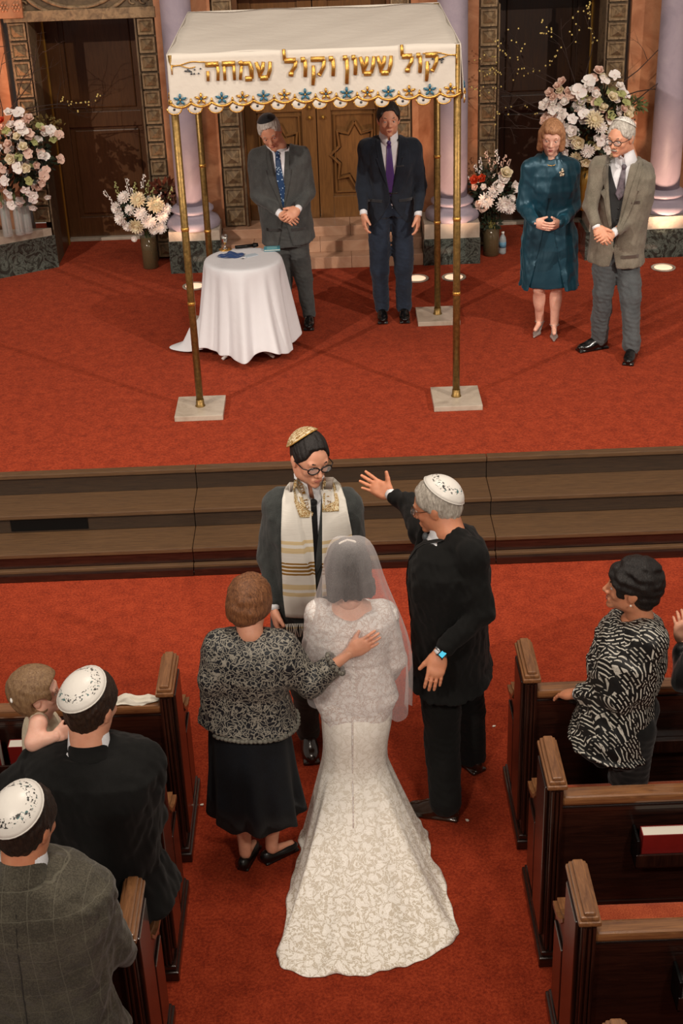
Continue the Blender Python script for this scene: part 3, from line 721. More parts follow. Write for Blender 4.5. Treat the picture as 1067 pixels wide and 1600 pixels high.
def jacket(P, m, hem=None, g=.018, kind='male', sleeve=.030, cuffr=.021, open_z=None, vw=.05, split=0.0, vent=False, skirt=1.0, folds=.0035, vox=.0065, seed=1, slen=(.93, .93), shoulder=.036, name='jacket', cuffdir=None):
    """tailored jacket with sleeves; hem = fraction of torso below pelvis (m)"""
    h = P.h; J = Field(); hem = .075*h if hem is None else hem; rows = torso_rows(P, g, kind=kind)
    lo = P.pel+V(0, 0, -hem); rows = [(lo, rows[0][1]*1.03*skirt, rows[0][2]*1.05*skirt)]+rows
    rows = [r for r in rows if (r[0]-lo)@nrm(rows[-1][0]-lo) > -.001] if hem < 0 else rows
    J.loft(rows, P.R, .02, cap=.012)
    for i, sd in enumerate('LR'):
        S_, E_, W_ = P['S'+sd], P['E'+sd], P['W'+sd]; W2 = lerp(E_, W_, slen[i])-nrm(V(W_)-V(E_))*cuffr*h*.75
        J.cap(lerp(P.neck, S_, .35)+V(0, 0, -.01), S_, .040*h, shoulder*h, .04, flat=(P.F, 1.0)); J.cap(S_, E_, shoulder*h*.98, sleeve*h, .045); J.cap(E_, W2, sleeve*h*.97, cuffr*h, .018)
    J.noise(folds, 34, seed, (1, 1, .5)); J.noise(folds*.5, 90, seed+5, (1, 1, .4))
    c = P.neck+V(0, 0, -.02)
    if open_z is not None:      # V opening: two planes meeting at the button
        btn = P.tor(open_z, fwd=0); top = P.neck+V(0, 0, .02); a_ = top+P.rt*vw; b_ = top-P.rt*vw
        up = nrm(top-btn); 
        def fn(X, a_=a_, b_=b_, btn=btn):
            q = X-btn; t = q@up; L = np.linalg.norm(top-btn); half = vw*np.clip(t/L, 0, 1.2); u = np.abs(q@P.rt); w = q@P.F
            return np.maximum(np.maximum((u-half), -t), -w+.0)
        J.add(fn, P.tor(open_z)-V(.3, .3, .02), P.neck+V(.3, .3, .2), .004, 's')
    # head hole: neck
    J.cap(P.neck+V(0, 0, .0)+P.F*.01, P.hl(0, -.02, -.06), .058, .058, .006, 's')
    if split:                   # fronts cut away below the button
        btn = P.tor(open_z)
        def fn2(X):
            q = X-btn; t = -q[..., 2]; half = split*np.clip(t/ (0.30), 0, 1.3)**1.4; return np.maximum(np.maximum(np.abs(q@P.rt)-half, -t), -(q@P.F))
        J.add(fn2, P.pel-V(.3, .3, .3), P.neck+V(.3, .3, 0), .004, 's')
    o = J.build(name, m, P.root, vox); P.jk = o
    return o
def trousers(P, m, g=.012, vox=.0075, folds=.004, seed=2, cuff=.034, kneer=.040, thigh=.053, name='trousers', kind='male', seat=1.0):
    h = P.h; T = Field(); rows = torso_rows(P, g*.6, kind=kind)[:2]
    T.loft([(P.pel+V(0, 0, -.035*h), rows[0][1]*.97, rows[0][2]*1.02*seat)]+rows, P.R, .03)
    for sd in 'LR':
        A_ = P['A'+sd]; T.cap(P['H'+sd]+V(0, 0, -.01), P['K'+sd], thigh*h, kneer*h, .035); T.cap(P['K'+sd], A_+V(0, 0, .0), kneer*h, cuff*h, .02, flat=(P.rt, .92))
    T.noise(folds, 30, seed, (1, 1, .45)); T.noise(folds*.5, 80, seed+3)
    zc = min(P['AL'][2], P['AR'][2])
    T.plane((0, 0, P.z0+.020*h), (0, 0, -1), .004)
    return T.build(name, m, P.root, vox)
def shirt(P, m, g=.004, kind='male', collar=True, vox=.006, open_=.5, cuffs=True, cr=.017):
    h = P.h; T = Field(); rows = torso_rows(P, g, kind=kind); T.loft(rows, P.R, .02)
    T.cap(P.neck+V(0, 0, -.03), P.hl(0, -.02, -.090), .060*P.hs, .058*P.hs, .01); 
    T.cap(P.neck+P.F*0.02, P.hl(0, .01, -.05), .045, .045, .004, 's')
    T.cap(P.hl(0, -.02, -.09), P.hl(0, -.02, .0), .0575*P.hs, .0575*P.hs, .002, 's')
    T.plane(P.hl(0, -.02, -.072), P.HR@nrm((0, -.45, 1)), .004)
    o = T.build('shirt', m, P.root, vox); shirt_collar(P, m)
    if cuffs:
        for sd in 'LR':
            a, b = P['E'+sd], P['W'+sd]; d = nrm(b-a); MB().tube([b-d*.045, b-d*.012, b+d*.006], [cr*h, cr*h, cr*h*1.02], 16).build('shirt_cuff', m, P.root, True, True)
    return o
class Surf:
    """raycasts onto built meshes so that flat pieces (tie, lapel, scarf, lace) lie on them"""
    def __init__(s, objs):
        vs = []; fs = []
        for o in objs:
            n = len(vs); L = rootloc(o); vs += [Vector(v.co)+L for v in o.data.vertices]; fs += [[i+n for i in p.vertices] for p in o.data.polygons]
        s.b = BVHTree.FromPolygons(vs, fs)
    def hit(s, o, d, dist=2.0): r = s.b.ray_cast(Vector(o), Vector(d).normalized(), dist); return r[0], r[1]
def strip(P, surf, name, m, rows, lift=.004, thick=.003, parent=None, nu=6, sub=4, dirn=None, wave=0.0, nu_pts=None):
    """rows: list of (left xyz, right xyz) seeds outside the body; each is cast along dirn (default -fwd) onto surf; makes a thick ribbon"""
    d = Vector(-P.F) if dirn is None else Vector(dirn).normalized(); G = []
    R2 = []
    for (a, b), (c, e) in zip(rows, rows[1:]):
        for k in range(sub): R2.append((lerp(a, c, k/sub), lerp(b, e, k/sub)))
    R2.append(rows[-1]); last = None
    for a, b in R2:
        row = []
        for i in range(nu+1):
            p = Vector(lerp(a, b, i/nu)); h_, n_ = surf.hit(p-d*.5, d)
            if h_ is None: h_ = p if last is None else Vector(p)-d*((Vector(p)-last).dot(d))
            last = h_; row.append(h_-d*lift)
        G.append(row)
    nr = len(G); v = []; f = []
    for lay in (0, 1):
        for row in G:
            for p in row: v.append(p-d*thick*(1-lay))
    n1 = nr*(nu+1)
    for i in range(nr-1):
        for j in range(nu):
            a = i*(nu+1)+j; f.append((a, a+1, a+nu+2, a+nu+1)); f.append((n1+a, n1+a+nu+1, n1+a+nu+2, n1+a+1))
    for i in range(nr-1):
        for j in (0, nu): a = i*(nu+1)+j; b = a+nu+1; f.append((a, b, n1+b, n1+a))
    for j in range(nu):
        for i in (0, nr-1): a = i*(nu+1)+j; f.append((a, a+1, n1+a+1, n1+a))
    o = mesh_obj(name, v, f, m, parent or P.root, True, True)
    return o
def tie(P, surf, m, top, bot, w=.036, knot=True):
    """top, bot: torso fractions"""
    r = P.rt; n = 5; rows = []
    for i in range(n+1):
        t = i/n; c = lerp(P.tor(top, fwd=.12), P.tor(bot, fwd=.12), t); hw = w*(.42+.58*min(1, t*1.3)) if i < n else .003; rows.append((c-r*hw, c+r*hw))
    o = strip(P, surf, 'tie', m, rows, .004, .004, nu=4, sub=2)
    h_, _ = surf.hit(P.tor(top, fwd=.5), -P.F)
    if knot and h_ is not None: MB().sphere(h_+Vector(P.F)*.006+Vector((0, 0, .008)), (.019, .014, .020), 10, 6, Matrix(P.R.tolist())).build('tie_knot', m, o, True, True)
    return o
def lapels(P, surf, m, btn, w=.075, neckw=.055, top=.99, name='lapel', notch=True):
    r = P.rt
    for q in (-1, 1):
        pts = []
        for t, wi in ((0, .004), (.25, w*.45), (.5, w*.8), (.72, w*1.05), (.73, w*.72 if notch else w), (.95, w*.6), (1.05, w*.4)):
            c = lerp(P.tor(btn, fwd=.2), P.tor(top, fwd=.2), t); inn = neckw*min(t, 1.0); a = c+r*q*inn; b = c+r*q*(inn+wi); pts.append((a, b))
        strip(P, surf, name, m, pts, .002, .005, nu=4, sub=2)
def shoes(P, m, L=.155, fem=False, heel=0.0, pts=None):
    h = P.h
    for sd in 'LR':
        A_ = P['A'+sd]; f = nrm(P.foot.get(sd, P.F)); R = frame(f); zb = P.z0; sc = h/1.75
        p = lambda a, b, c: V(A_[0], A_[1], zb)+R@V(a*sc, b*sc, c)
        H = Field()
        if not fem:
            H.ell(p(0, -.025, .045), V(.036, .05, .05)*sc, R, .02); H.ell(p(0, .10, .033), V(.044, .085, .032)*sc, R, .03); H.ell(p(0, .04, .055), V(.036, .07, .04)*sc, R, .03); H.cap(p(0, .0, .05), p(0, 0, .09), .04*sc, .042*sc, .02)
            H.box(p(0, .055, .008), V(.043, .125, .012)*sc, R, .01, .008)
        else:
            H.ell(p(0, -.03, .035), V(.030, .04, .04)*sc, R, .02); H.ell(p(0, .09, .025), V(.037, .07, .026)*sc, R, .03); H.ell(p(0, .03, .028), V(.030, .08, .026)*sc, R, .02); H.box(p(0, .05, .006), V(.033, .105, .008)*sc, R, .006, .006)
            H.ell(p(0, .03, .075), V(.028, .07, .045)*sc, R, .006, 's')
        H.plane((0, 0, zb+.001), (0, 0, -1), .001)
        o = H.build('shoe', m, P.root, .005)
        if not fem:
            for k in range(4): MB().tube([p(-.018, .03+.018*k, .092-.007*k), p(0, .032+.018*k, .098-.008*k), p(.018, .03+.018*k, .092-.007*k)], .0025, 5).build('lace', mat('shoe_lace', '0c0c0c', .7), o, True, True)
M_LENS = mat('spectacle_glass', 'ffffff', .05); M_LENS.node_tree.nodes['Principled BSDF'].inputs['Alpha'].default_value = .12
def glasses(P, m, w=.058, rim=.0028, lens=True, wide=.018):
    l = P.hl; fr = MB()
    for q in (-1, 1):
        c = (q*.032, .100, .0); pts = [l(c[0]+.024*cos(a)*(1+.12*abs(cos(a))), c[1]-.006*abs(cos(a))*(1 if q*cos(a) > 0 else 0), c[2]-.002+wide*sin(a)) for a in [2*pi*k/18 for k in range(19)]]
        fr.tube(pts, rim, 6, caps=False); fr.tube([l(q*.056, .096, .006), l(q*.076, .075, .006), l(q*.080, .0, .004), l(q*.078, -.02, -.01)], rim*.8, 6)
    fr.tube([l(-.009, .101, .002), l(0, .105, .005), l(.009, .101, .002)], rim, 6)
    o = fr.build('glasses', m, P.root, True, True)
    for q in (-1, 1):
        g = MB(); pts = [l(q*.032+.023*cos(a), .099, -.002+(wide-.001)*sin(a)) for a in [2*pi*k/16 for k in range(16)]]
        g.add(pts+[V(p)+P.HR@V(0, .001, 0) for p in pts], [tuple(range(16)), tuple(range(16, 32))[::-1]]+[(i, (i+1) % 16, 16+(i+1) % 16, 16+i) for i in range(16)]); g.build('lens', M_LENS, o, True, True)
    return o
def ear_ring(): pass
px = lambda x, y, Y=None, z=None: V(at(x, y, Y, z))
M_SHIRT = fabric('white_shirt', 'd9dade', 'eceef2', .7, 400, .1)
M_SHOE = mat('black_leather', '0b0a0a', .22, coat=.4); M_BRSHOE = mat('brown_leather', '2a1a12', .25, coat=.5)
M_BTN = mat('jacket_button', '141414', .4)
H_WHITE = hair_mat('silver', '8f8880', 'd6d0c6'); H_DARK = hair_mat('near_black', '0c0806', '241a14'); H_GREY = hair_mat('grey', '6e6860', 'b4aca0')
def buttons(P, surf, fr, side=0.0, m=None, r=.007):
    for t in fr:
        h_, _ = surf.hit(P.tor(t, side, fwd=.5), -P.F)
        if h_ is not None: MB().sphere(h_+Vector(P.F)*.002, (r, r, r*.5), 10, 6, Matrix(np.stack([P.R[:, 0], P.R[:, 2], P.R[:, 1]], 1).tolist())).build('button', m or M_BTN, P.root, True, True)
def pocket(P, surf, m, f, side, w=.055, hgt=.012, name='pocket_flap'):
    a = P.tor(f, side, fwd=.25); r = P.rt; u = V(0, 0, hgt)
    strip(P, surf, name, m, [(a-r*w+u, a+r*w+u), (a-r*w-u, a+r*w-u)], .002, .004, nu=4, sub=1)
# ---------------- grey-suited man with clasped hands
P = Person('man in charcoal suit, patterned blue tie and black skullcap, standing behind the small table', 'person', px(455, 487, z=ST)[:2], 182, 1.77, ST, 188, -32, (-.03, -.02))
setup(P, SK_WARM, wide=1.1, deep=1.1)
P.pel = px(450, 366, 11.06); P.neck = px(434, 233, 10.98); P['SL'] = px(470, 243, 11.0); P['SR'] = px(402, 246, 11.0)
P['ER'] = px(402, 305, 10.98); P['WR'] = px(438, 334, 10.80); P['EL'] = px(482, 300, 10.98); P['WL'] = px(465, 327, 10.80)
P['HL'] = px(464, 380, 11.07); P['HR'] = px(434, 380, 11.07); P['KL'] = px(474, 432, 11.05); P['AL'] = px(483, 489, z=ST+.09); P['KR'] = px(444, 436, 11.1); P['AR'] = px(445, 489, z=ST+.09)
P.set_head(px(422, 206, 10.95), 180, -24, -14); P.hs = 1.06
h1 = hand(P['WR'], px(459, 345, 10.76)-P['WR'], V(.2, .6, -.5), 1, 1.0, 30, 3); h2 = hand(P['WL'], px(448, 341, 10.72)-P['WL'], V(-.1, .9, -.3), -1, 1.0, 35, 3)
body_mesh(P, hands=(h1, h2), brow='9a9288')
M_CHAR = fabric('charcoal_suiting', '3a3c3c', '4e504e'); 
tr = trousers(P, M_CHAR); sh = shirt(P, M_SHIRT); jk = jacket(P, M_CHAR, open_z=.36, vw=.066, hem=.025*P.h, split=.06, vox=.007)
sf = Surf([jk, sh]); lapels(P, sf, M_CHAR, .36, .055, .058)
tm = NT('blue_dotted_tie'); c = tm.coord(); vo = tm.n('ShaderNodeTexVoronoi'); vo.inputs['Scale'].default_value = 55; tm.l(c, vo.inputs['Vector']); tm.l(tm.ramp(vo.outputs['Distance'], [(.25, 'a8c4dc'), (.33, '1c3e66')]), tm.b.inputs['Base Color']); tm.b.inputs['Roughness'].default_value = .45
tie(P, Surf([sh]), tm.m, .97, .30, .040); buttons(P, sf, (.36, .22)); pocket(P, sf, M_CHAR, .12, .10); pocket(P, sf, M_CHAR, .12, -.10)
short_hair(P, H_WHITE, .010); kippah(P, mat('black_velvet_kippah', '101216', .8, sheen=.5), (0, -.03, .115), .072, thick=.013)
shoes(P, M_SHOE)
# ---------------- navy-suited man
P = Person('man in navy suit with purple tie, arms at his sides, before the ark doors', 'person', px(613, 488, z=ST)[:2], 181, 1.75, ST, 180, -12)
setup(P, SK_WARM)
P.set_head(px(607, 187, 11.04), 178, 2, 0); P.hs = 1.05; P.neck = px(607, 218, 11.08)
P['SL'] = px(645, 230, 11.1); P['SR'] = px(573, 231, 11.1); P['EL'] = px(657, 290, 11.12); P['ER'] = px(566, 292, 11.12); P['WL'] = px(653, 336, 11.0); P['WR'] = px(568, 334, 11.0)
P['AL'] = px(631, 478, z=ST+.09); P['AR'] = px(597, 479, z=ST+.09); P['KL'] = px(631, 420, 11.05); P['KR'] = px(593, 420, 11.05)
h1 = hand(P['WR'], V(.05, -.12, -1), V(1, .3, 0), 1, 1.0, 22, 3); h2 = hand(P['WL'], V(-.05, -.12, -1), V(-1, .3, 0), -1, 1.0, 22, 3)
body_mesh(P, hands=(h1, h2), brow='1c120c')
M_NAVY = fabric('navy_suiting', '141a24', '1f2834'); M_NAVY2 = fabric('navy_suiting_trousers', '151d2a', '232e3e')
trousers(P, M_NAVY2, kneer=.044, cuff=.038); sh = shirt(P, M_SHIRT); jk = jacket(P, M_NAVY, open_z=.16, vw=.072, hem=.085*P.h, split=.20, vox=.007, g=.02)
# jacket hangs open: wider opening right down the front
sf = Surf([jk, sh]); lapels(P, Surf([jk]), M_NAVY, .25, .048, .074); tie(P, Surf([sh]), mat('purple_silk', '4a3470', .4, var=.2, vscale=300), .97, .20, .038)
pocket(P, sf, M_NAVY, .12, .12); pocket(P, sf, M_NAVY, .12, -.12); pocket(P, sf, M_NAVY, .66, -.08, .03, .006, 'breast_pocket')
MB().tube([P.tor(.24)+P.rt*a*.165+P.F*.135*b for a, b in [(cos(t), sin(t)) for t in [pi*k/12 for k in range(13)]]], .006, 6).build('belt', M_SHOE, P.root, True, True)
short_hair(P, H_DARK, .011, top=.006); shoes(P, M_SHOE)

# ---------------- woman in teal satin
P = Person('red-blonde woman in a teal satin dress and coat, hands folded before her', 'person', px(853, 523, z=ST)[:2], 190, 1.66, ST, 186, -26)
setup(P, SK_PALE, lip=LIPR, wide=1.05, deep=1.0)
P.set_head(px(862, 214, 10.44), 190, -10, 3); P.hs = 1.0; P.neck = px(862, 244, 10.50); P.pel = px(857, 372, 10.52)
P['SL'] = px(893, 262, 10.52); P['SR'] = px(829, 262, 10.50); P['EL'] = px(896, 322, 10.52); P['ER'] = px(818, 322, 10.48); P['WL'] = px(873, 350, 10.30); P['WR'] = px(836, 348, 10.28)
P['AL'] = px(866, 505, z=ST+.10); P['AR'] = px(843, 500, z=ST+.10); P['KL'] = px(869, 450, 10.48); P['KR'] = px(842, 450, 10.46)
P.foot = {'L': V(-.15, -1, 0), 'R': V(-.45, -1, 0)}
h1 = hand(P['WR'], px(865, 358, 10.22)-P['WR'], V(.2, 1, .3), 1, .92, 18, 4); h2 = hand(P['WL'], px(846, 358, 10.20)-P['WL'], V(0, 1, .3), -1, .92, 18, 4)
body_mesh(P, True, hands=(h1, h2), brow='9a6a48')
q = NT('teal_satin'); co = q.coord((1.6, 1.6, .35)); f = q.noise(co, 7, 3, .5, .8); q.b.inputs['Base Color'].default_value = lin('113f50'); q.b.inputs['Roughness'].default_value = .42; q.b.inputs['Sheen Weight'].default_value = .6; q.b.inputs['Sheen Tint'].default_value = lin('4a90a8'); q.b.inputs['Specular IOR Level'].default_value = .8; q.b.inputs['Metallic'].default_value = .45
q.bump(f, .4, .02); M_TEAL = q.m
D = Field(); h = P.h; rows = torso_rows(P, .012, kind='female'); b0 = px(856, 443, 10.50)
D.loft([(b0, .185, .145), (lerp(b0, P.pel, .5), .19, .14)]+rows[:5], P.R, .02); D.noise(.004, 26, 4, (1, 1, .2)); D.build('dress', M_TEAL, P.root, .007)
C = Field(); rows = torso_rows(P, .026, kind='female'); b1 = px(858, 446, 10.50)
C.loft([(b1, .225, .165), (lerp(b1, P.pel, .5), .21, .155)]+rows, P.R, .02)
for sd in 'LR':
    C.cap(lerp(P.neck, P['S'+sd], .4)+V(0, 0, -.012), P['S'+sd], .06, .062, .03); C.cap(P['S'+sd], P['E'+sd], .064, .056, .03); C.cap(P['E'+sd], lerp(P['E'+sd], P['W'+sd], .95), .055, .038, .02)
C.noise(.006, 24, 7, (1, 1, .35)); C.noise(.003, 60, 8, (1, 1, .5))
bt = P.tor(.55); 
def fnc(X):
    q = X-bt; t = -q[..., 2]; half = .012+.11*np.clip(t/.65, 0, 1.2)**1.5; return np.maximum(np.maximum(np.abs(q@P.rt)-half, -t), -(q@P.F))
C.add(fnc, P.g-V(.5, .5, .2), P.neck+V(.5, .5, 0), .004, 's')
C.cap(P.neck+P.F*.02, P.hl(0, -.01, -.05), .062, .075, .006, 's')
co_ = C.build('coat', M_TEAL, P.root, .007)
K = Field(); K.cap(P.neck+V(0, 0, -.035), P.neck+V(0, 0, .02), .098, .072, .01, flat=(P.F, .85)); K.cap(P.neck+V(0, 0, -.0), P.neck+V(0, 0, .1), .058, .066, .01, 's'); K.box(P.neck+P.F*.11+V(0, 0, .02), V(.022, .06, .06), P.R, .01, .01, 's'); K.build('collar', M_TEAL, P.root, .006)
sf = Surf([co_]); MB().tube([P.tor(.93)+P.rt*.05*sin(t)+P.F*(.06+.05*cos(t))+V(0, 0, .03-.03*cos(t)) for t in [pi*k/8-pi/2 for k in range(9)]], .003, 6).build('necklace', M_GOLD, P.root, True, True)
h_, _ = sf.hit(P.tor(.86, -.075, fwd=.5), -P.F)
if h_ is not None:
    mb = MB()
    for k in range(9): mb.sphere(h_+Vector(P.F)*.008+Vector(P.rt)*rnd.uniform(-.02, .02)+Vector((0, 0, rnd.uniform(-.03, .03))), .009, 8, 5)
    mb.build('brooch', mat('brooch_enamel', 'd8c8b0', .25, .5, var=.5, vscale=70), P.root, True, True)
Hh = Field(); l = P.hl; HR_ = hair_mat('strawberry_blonde', '7e5236', 'c8946a')
Hh.ell(l(0, -.018, .030), V(.088, .106, .100), P.HR, .02); Hh.ell(l(0, .045, .075), V(.062, .045, .035), P.HR, .02)
for q_ in (-1, 1): Hh.cap(l(q_*.070, .0, .02), l(q_*.076, .0, -.085), .030, .028, .03)
Hh.cap(l(-.04, -.055, -.02), l(.04, -.055, -.02), .05, .05, .03); Hh.cap(l(-.04, -.045, -.08), l(.04, -.045, -.08), .038, .038, .03)
Hh.box(l(0, .115, -.042), V(.052, .07, .092), P.HR, .03, .015, 's'); Hh.noise(.003, 90, 5, (1, 1, .3)); Hh.build('hair', HR_, P.root, .0045)
# silver heels
M_SIL = mat('silver_leather', 'b8b4b0', .25, .7)
for sd in 'LR':
    A_ = P['A'+sd]; R = frame(nrm(P.foot[sd])); p = lambda a, b, c: V(A_[0], A_[1], ST)+R@V(a, b, c); S_ = Field()
    S_.cap(p(0, .07, .016), p(0, .15, .010), .030, .008, .01, flat=((0, 0, 1), .6)); S_.cap(p(0, .07, .012), p(0, -.03, .062), .024, .022, .01, flat=((0, 0, 1), .35)); S_.cap(p(0, -.035, .06), p(0, -.04, 0.004), .018, .005, .01)
    so = S_.build('shoe', M_SIL, P.root, .004)
    MB().tube([V(A_)+V(.036*cos(t), .036*sin(t), -.01) for t in [2*pi*k/14 for k in range(15)]], .003, 5, caps=False).build('ankle_strap', M_SIL, so, True, True)

# ---------------- older man in blazer
P = Person('grey-haired man in an olive tweed blazer and glasses, standing at the right', 'person', px(957, 540, z=ST)[:2], 200, 1.76, ST, 215, -18, (0.02, 0))
setup(P, SK_WARM, wide=1.06, deep=1.15)
P.set_head(px(970, 215, 10.08), 222, -8, 0); P.hs = 1.06; P.neck = px(979, 250, 10.16); P.pel = px(963, 388, 10.20)
P['SL'] = px(1004, 266, 10.22); P['SR'] = px(937, 260, 10.08); P['EL'] = px(1003, 328, 10.20); P['ER'] = px(922, 322, 10.02); P['WL'] = px(957, 365, 9.92); P['WR'] = px(932, 356, 9.90)
P['AR'] = px(936, 527, z=ST+.09); P['AL'] = px(987, 541, z=ST+.09); P['KR'] = px(943, 456, 10.12); P['KL'] = px(985, 462, 10.06)
P['HL'] = px(978, 398, 10.2); P['HR'] = px(945, 396, 10.18)
P.foot = {'R': V(-1, -.35, 0), 'L': V(-.35, -1, 0)}
h1 = hand(P['WR'], px(945, 374, 9.85)-P['WR'], V(.4, .6, -.5), 1, 1.0, 30, 3); h2 = hand(P['WL'], px(936, 372, 9.82)-P['WL'], V(.3, .8, -.3), -1, 1.0, 32, 3)
body_mesh(P, hands=(h1, h2), brow='5a5248')
M_TWEED = fabric('olive_tweed', '605b4f', '837c6e', bump=.4); M_GTR = fabric('slate_trouser', '404446', '54585a'); M_VEST = fabric('charcoal_vest', '232425', '303233')
trousers(P, M_GTR, thigh=.054, kneer=.046, cuff=.040, folds=.006, seat=.9); sh = shirt(P, M_SHIRT, -.002)
VF = Field(); VF.loft(torso_rows(P, .010)[:6], P.R, .02)
def fv(X):
    q = X-P.tor(.62); t = q[..., 2]; return np.maximum(np.maximum(np.abs(q@P.rt)-.07*np.clip(t/.18, 0, 1.3), -t), -(q@P.F))
VF.add(fv, P.pel-V(.3, .3, .1), P.neck+V(.3, .3, .2), .004, 's'); ve = VF.build('vest', M_VEST, P.root, .006)
jk = jacket(P, M_TWEED, open_z=.06, vw=.082, hem=.055*P.h, split=.08, g=.026, vox=.007, folds=.004)
sf = Surf([jk, sh, ve]); lapels(P, Surf([jk]), M_TWEED, .10, .055, .100, top=.97); tie(P, Surf([sh, ve]), mat('striped_tie', '5a5058', .5, var=.5, vscale=40), .95, .62, .032); buttons(P, Surf([ve]), (.52, .40, .28, .16))
pocket(P, sf, M_TWEED, -.02, -.12, .06, .012); pocket(P, sf, M_TWEED, .60, -.11, .035, .010, 'breast_pocket'); MB().box(-.02, .02, -.004, .004, -.012, .012, .002)
short_hair(P, hair_mat('swept_grey', '918b82', 'cdc7bc', rough=.5), .010, back=.012, front=.074, noise=.003); kippah(P, K_WHITE, (0, -.06, .095), .080, thick=.015, rim=K_RIM)
m = MB(); m.tube([P.hl(-.024, .088, -.060), P.hl(-.01, .096, -.055), P.hl(.01, .096, -.055), P.hl(.024, .088, -.060)], [.003, .007, .007, .003], 8); m.build('moustache', H_GREY, P.body, True, True)
glasses(P, mat('black_frame', '0a0a0c', .3)); shoes(P, M_SHOE)
H_BLACK = hair_mat('black', '060403', '1a100c'); H_BROWN = hair_mat('brown', '1c110b', '3a2618'); H_AUB = hair_mat('auburn', '4a2812', '9a6640'); H_TOD = hair_mat('toddler_fair', '6a4c34', '9a7a56')
M_BLACKS = fabric('black_suiting', '070706', '111110', bump=.5, sheen=.04)
# ---------------- officiant with prayer shawl
P = Person('man with glasses and gold skullcap wearing a white and gold prayer shawl', 'person', px(484, 1168, z=.02)[:2], 178, 1.78, 0, 158, -30)
setup(P, SK_FAIR, fine=True, hvox=.0035, wide=1.05)
yb = 6.0
P.set_head(px(484, 716, yb-.05), 152, -10, 4); P.hs = 1.04; P.neck = px(489, 768, yb); P.pel = px(486, 978, yb+.04)
P['SL'] = px(541, 787, yb+.02); P['SR'] = px(434, 787, yb+.02); P['ER'] = px(421, 870, yb+.03); P['WR'] = px(427, 950, yb-.08); P['EL'] = px(553, 870, yb+.03); P['WL'] = px(545, 940, yb-.08)
P['AR'] = px(481, 1140, z=.09); P['AL'] = px(520, 1120, z=.09); P['KR'] = px(476, 1075, yb-.05); P['KL'] = px(516, 1070, yb); P['HR'] = px(470, 1000, yb+.03); P['HL'] = px(505, 1000, yb+.03)
P.foot = {'R': V(.1, -1, 0), 'L': V(.15, -1, 0)}
h1 = hand(P['WR'], V(.15, -.25, -1), V(1, .2, 0), 1, 1.0, 30, 3); h2 = hand(P['WL'], V(-.1, -.1, -1), V(-1, .3, 0), -1, 1.0, 30, 3)
body_mesh(P, hands=(h1, h2), brow='140c08')
M_GSUIT = fabric('graphite_suiting', '2c2f2e', '3e413f'); trousers(P, fabric('tweed_trousers', '26231d', '3a362d', bump=.5), thigh=.05, kneer=.042, cuff=.038)
sh = shirt(P, M_SHIRT); jk = jacket(P, M_GSUIT, open_z=.45, vw=.062, g=.02, vox=.006, sleeve=.034); sf = Surf([jk, sh])
lapels(P, sf, M_GSUIT, .45, .055, .055); tie(P, Surf([sh]), fabric('black_tie', '08080a', '121214', .5), .97, .30, .034)
H_ = short_hair(P, H_BLACK, .008, top=.006, noise=.0015, vox=.004, front=.072)
# gold kippah
q = NT('gold_brocade'); tc = q.n('ShaderNodeTexCoord'); f = q.n('ShaderNodeTexWave', wave_type='RINGS', rings_direction='Z'); f.inputs['Scale'].default_value = 22; f.inputs['Distortion'].default_value = 9; f.inputs['Detail'].default_value = 3; f.inputs['Detail Scale'].default_value = 6
q.l(tc.outputs['Object'], f.inputs['Vector']); q.l(q.ramp(f.outputs['Fac'], [(.3, '8a6428'), (.55, 'c8a460'), (.7, 'e2d2b0')]), q.b.inputs['Base Color']); q.b.inputs['Roughness'].default_value = .45; q.bump(f.outputs['Fac'], .5, .004)
kippah(P, q.m, (.025, -.072, .092), .080, thick=.020, rim=mat('gold_rim', 'c0964c', .4, .4)); glasses(P, mat('black_frame2', '08080a', .25), rim=.0034, wide=.017)
# prayer shawl: two fronts and a back draped over the shoulders
q = NT('tallit_cloth'); tc = q.n('ShaderNodeTexCoord'); sx = q.n('ShaderNodeSeparateXYZ'); q.l(tc.outputs['Object'], sx.inputs[0]); z = sx.outputs[2]
def band(a, b): return q.math('MULTIPLY', q.math('GREATER_THAN', z, a), q.math('LESS_THAN', z, b))
bands = None
for a, b in ((1.246, 1.264), (1.199, 1.228), (.991, 1.02), (.952, .974), (.80, .81)):
    t = band(a, b); bands = t if bands is None else q.math('MAXIMUM', bands, t)
vo = q.n('ShaderNodeTexVoronoi', distance='MANHATTAN'); vo.inputs['Scale'].default_value = 26; q.l(tc.outputs['Object'], vo.inputs['Vector'])
big = q.math('MULTIPLY', band(1.073, 1.143), q.math('MULTIPLY', q.math('GREATER_THAN', q.noise(q.coord((30, 30, 9)), 1.0, 1), .42), q.math('GREATER_THAN', q.math('FRACT', q.math('MULTIPLY', z, 48.0)), .38)))
mx = q.n('ShaderNodeMix', data_type='RGBA'); q.l(bands, mx.inputs['Factor']); mx.inputs['A'].default_value = lin('dedad0'); mx.inputs['B'].default_value = lin('d2bc90')
m2 = q.n('ShaderNodeMix', data_type='RGBA'); q.l(big, m2.inputs['Factor']); q.l(mx.outputs['Result'], m2.inputs['A']); m2.inputs['B'].default_value = lin('8c6420')
q.l(m2.outputs['Result'], q.b.inputs['Base Color']); q.b.inputs['Roughness'].default_value = .7; q.bump(q.noise(q.coord((1, 1, 30)), 8, 2), .3, .004); M_TAL = q.m
sf2 = Surf([jk, sh, P.body])
def tseeds(pts): return [(px(a, y, yb-.3), px(b, y, yb-.3)) for a, b, y in pts]
tal = empty('prayer_shawl', (0, 0, 0), parent=None); bpy.data.objects.remove(tal)
dd = V(0, 1, -.25)
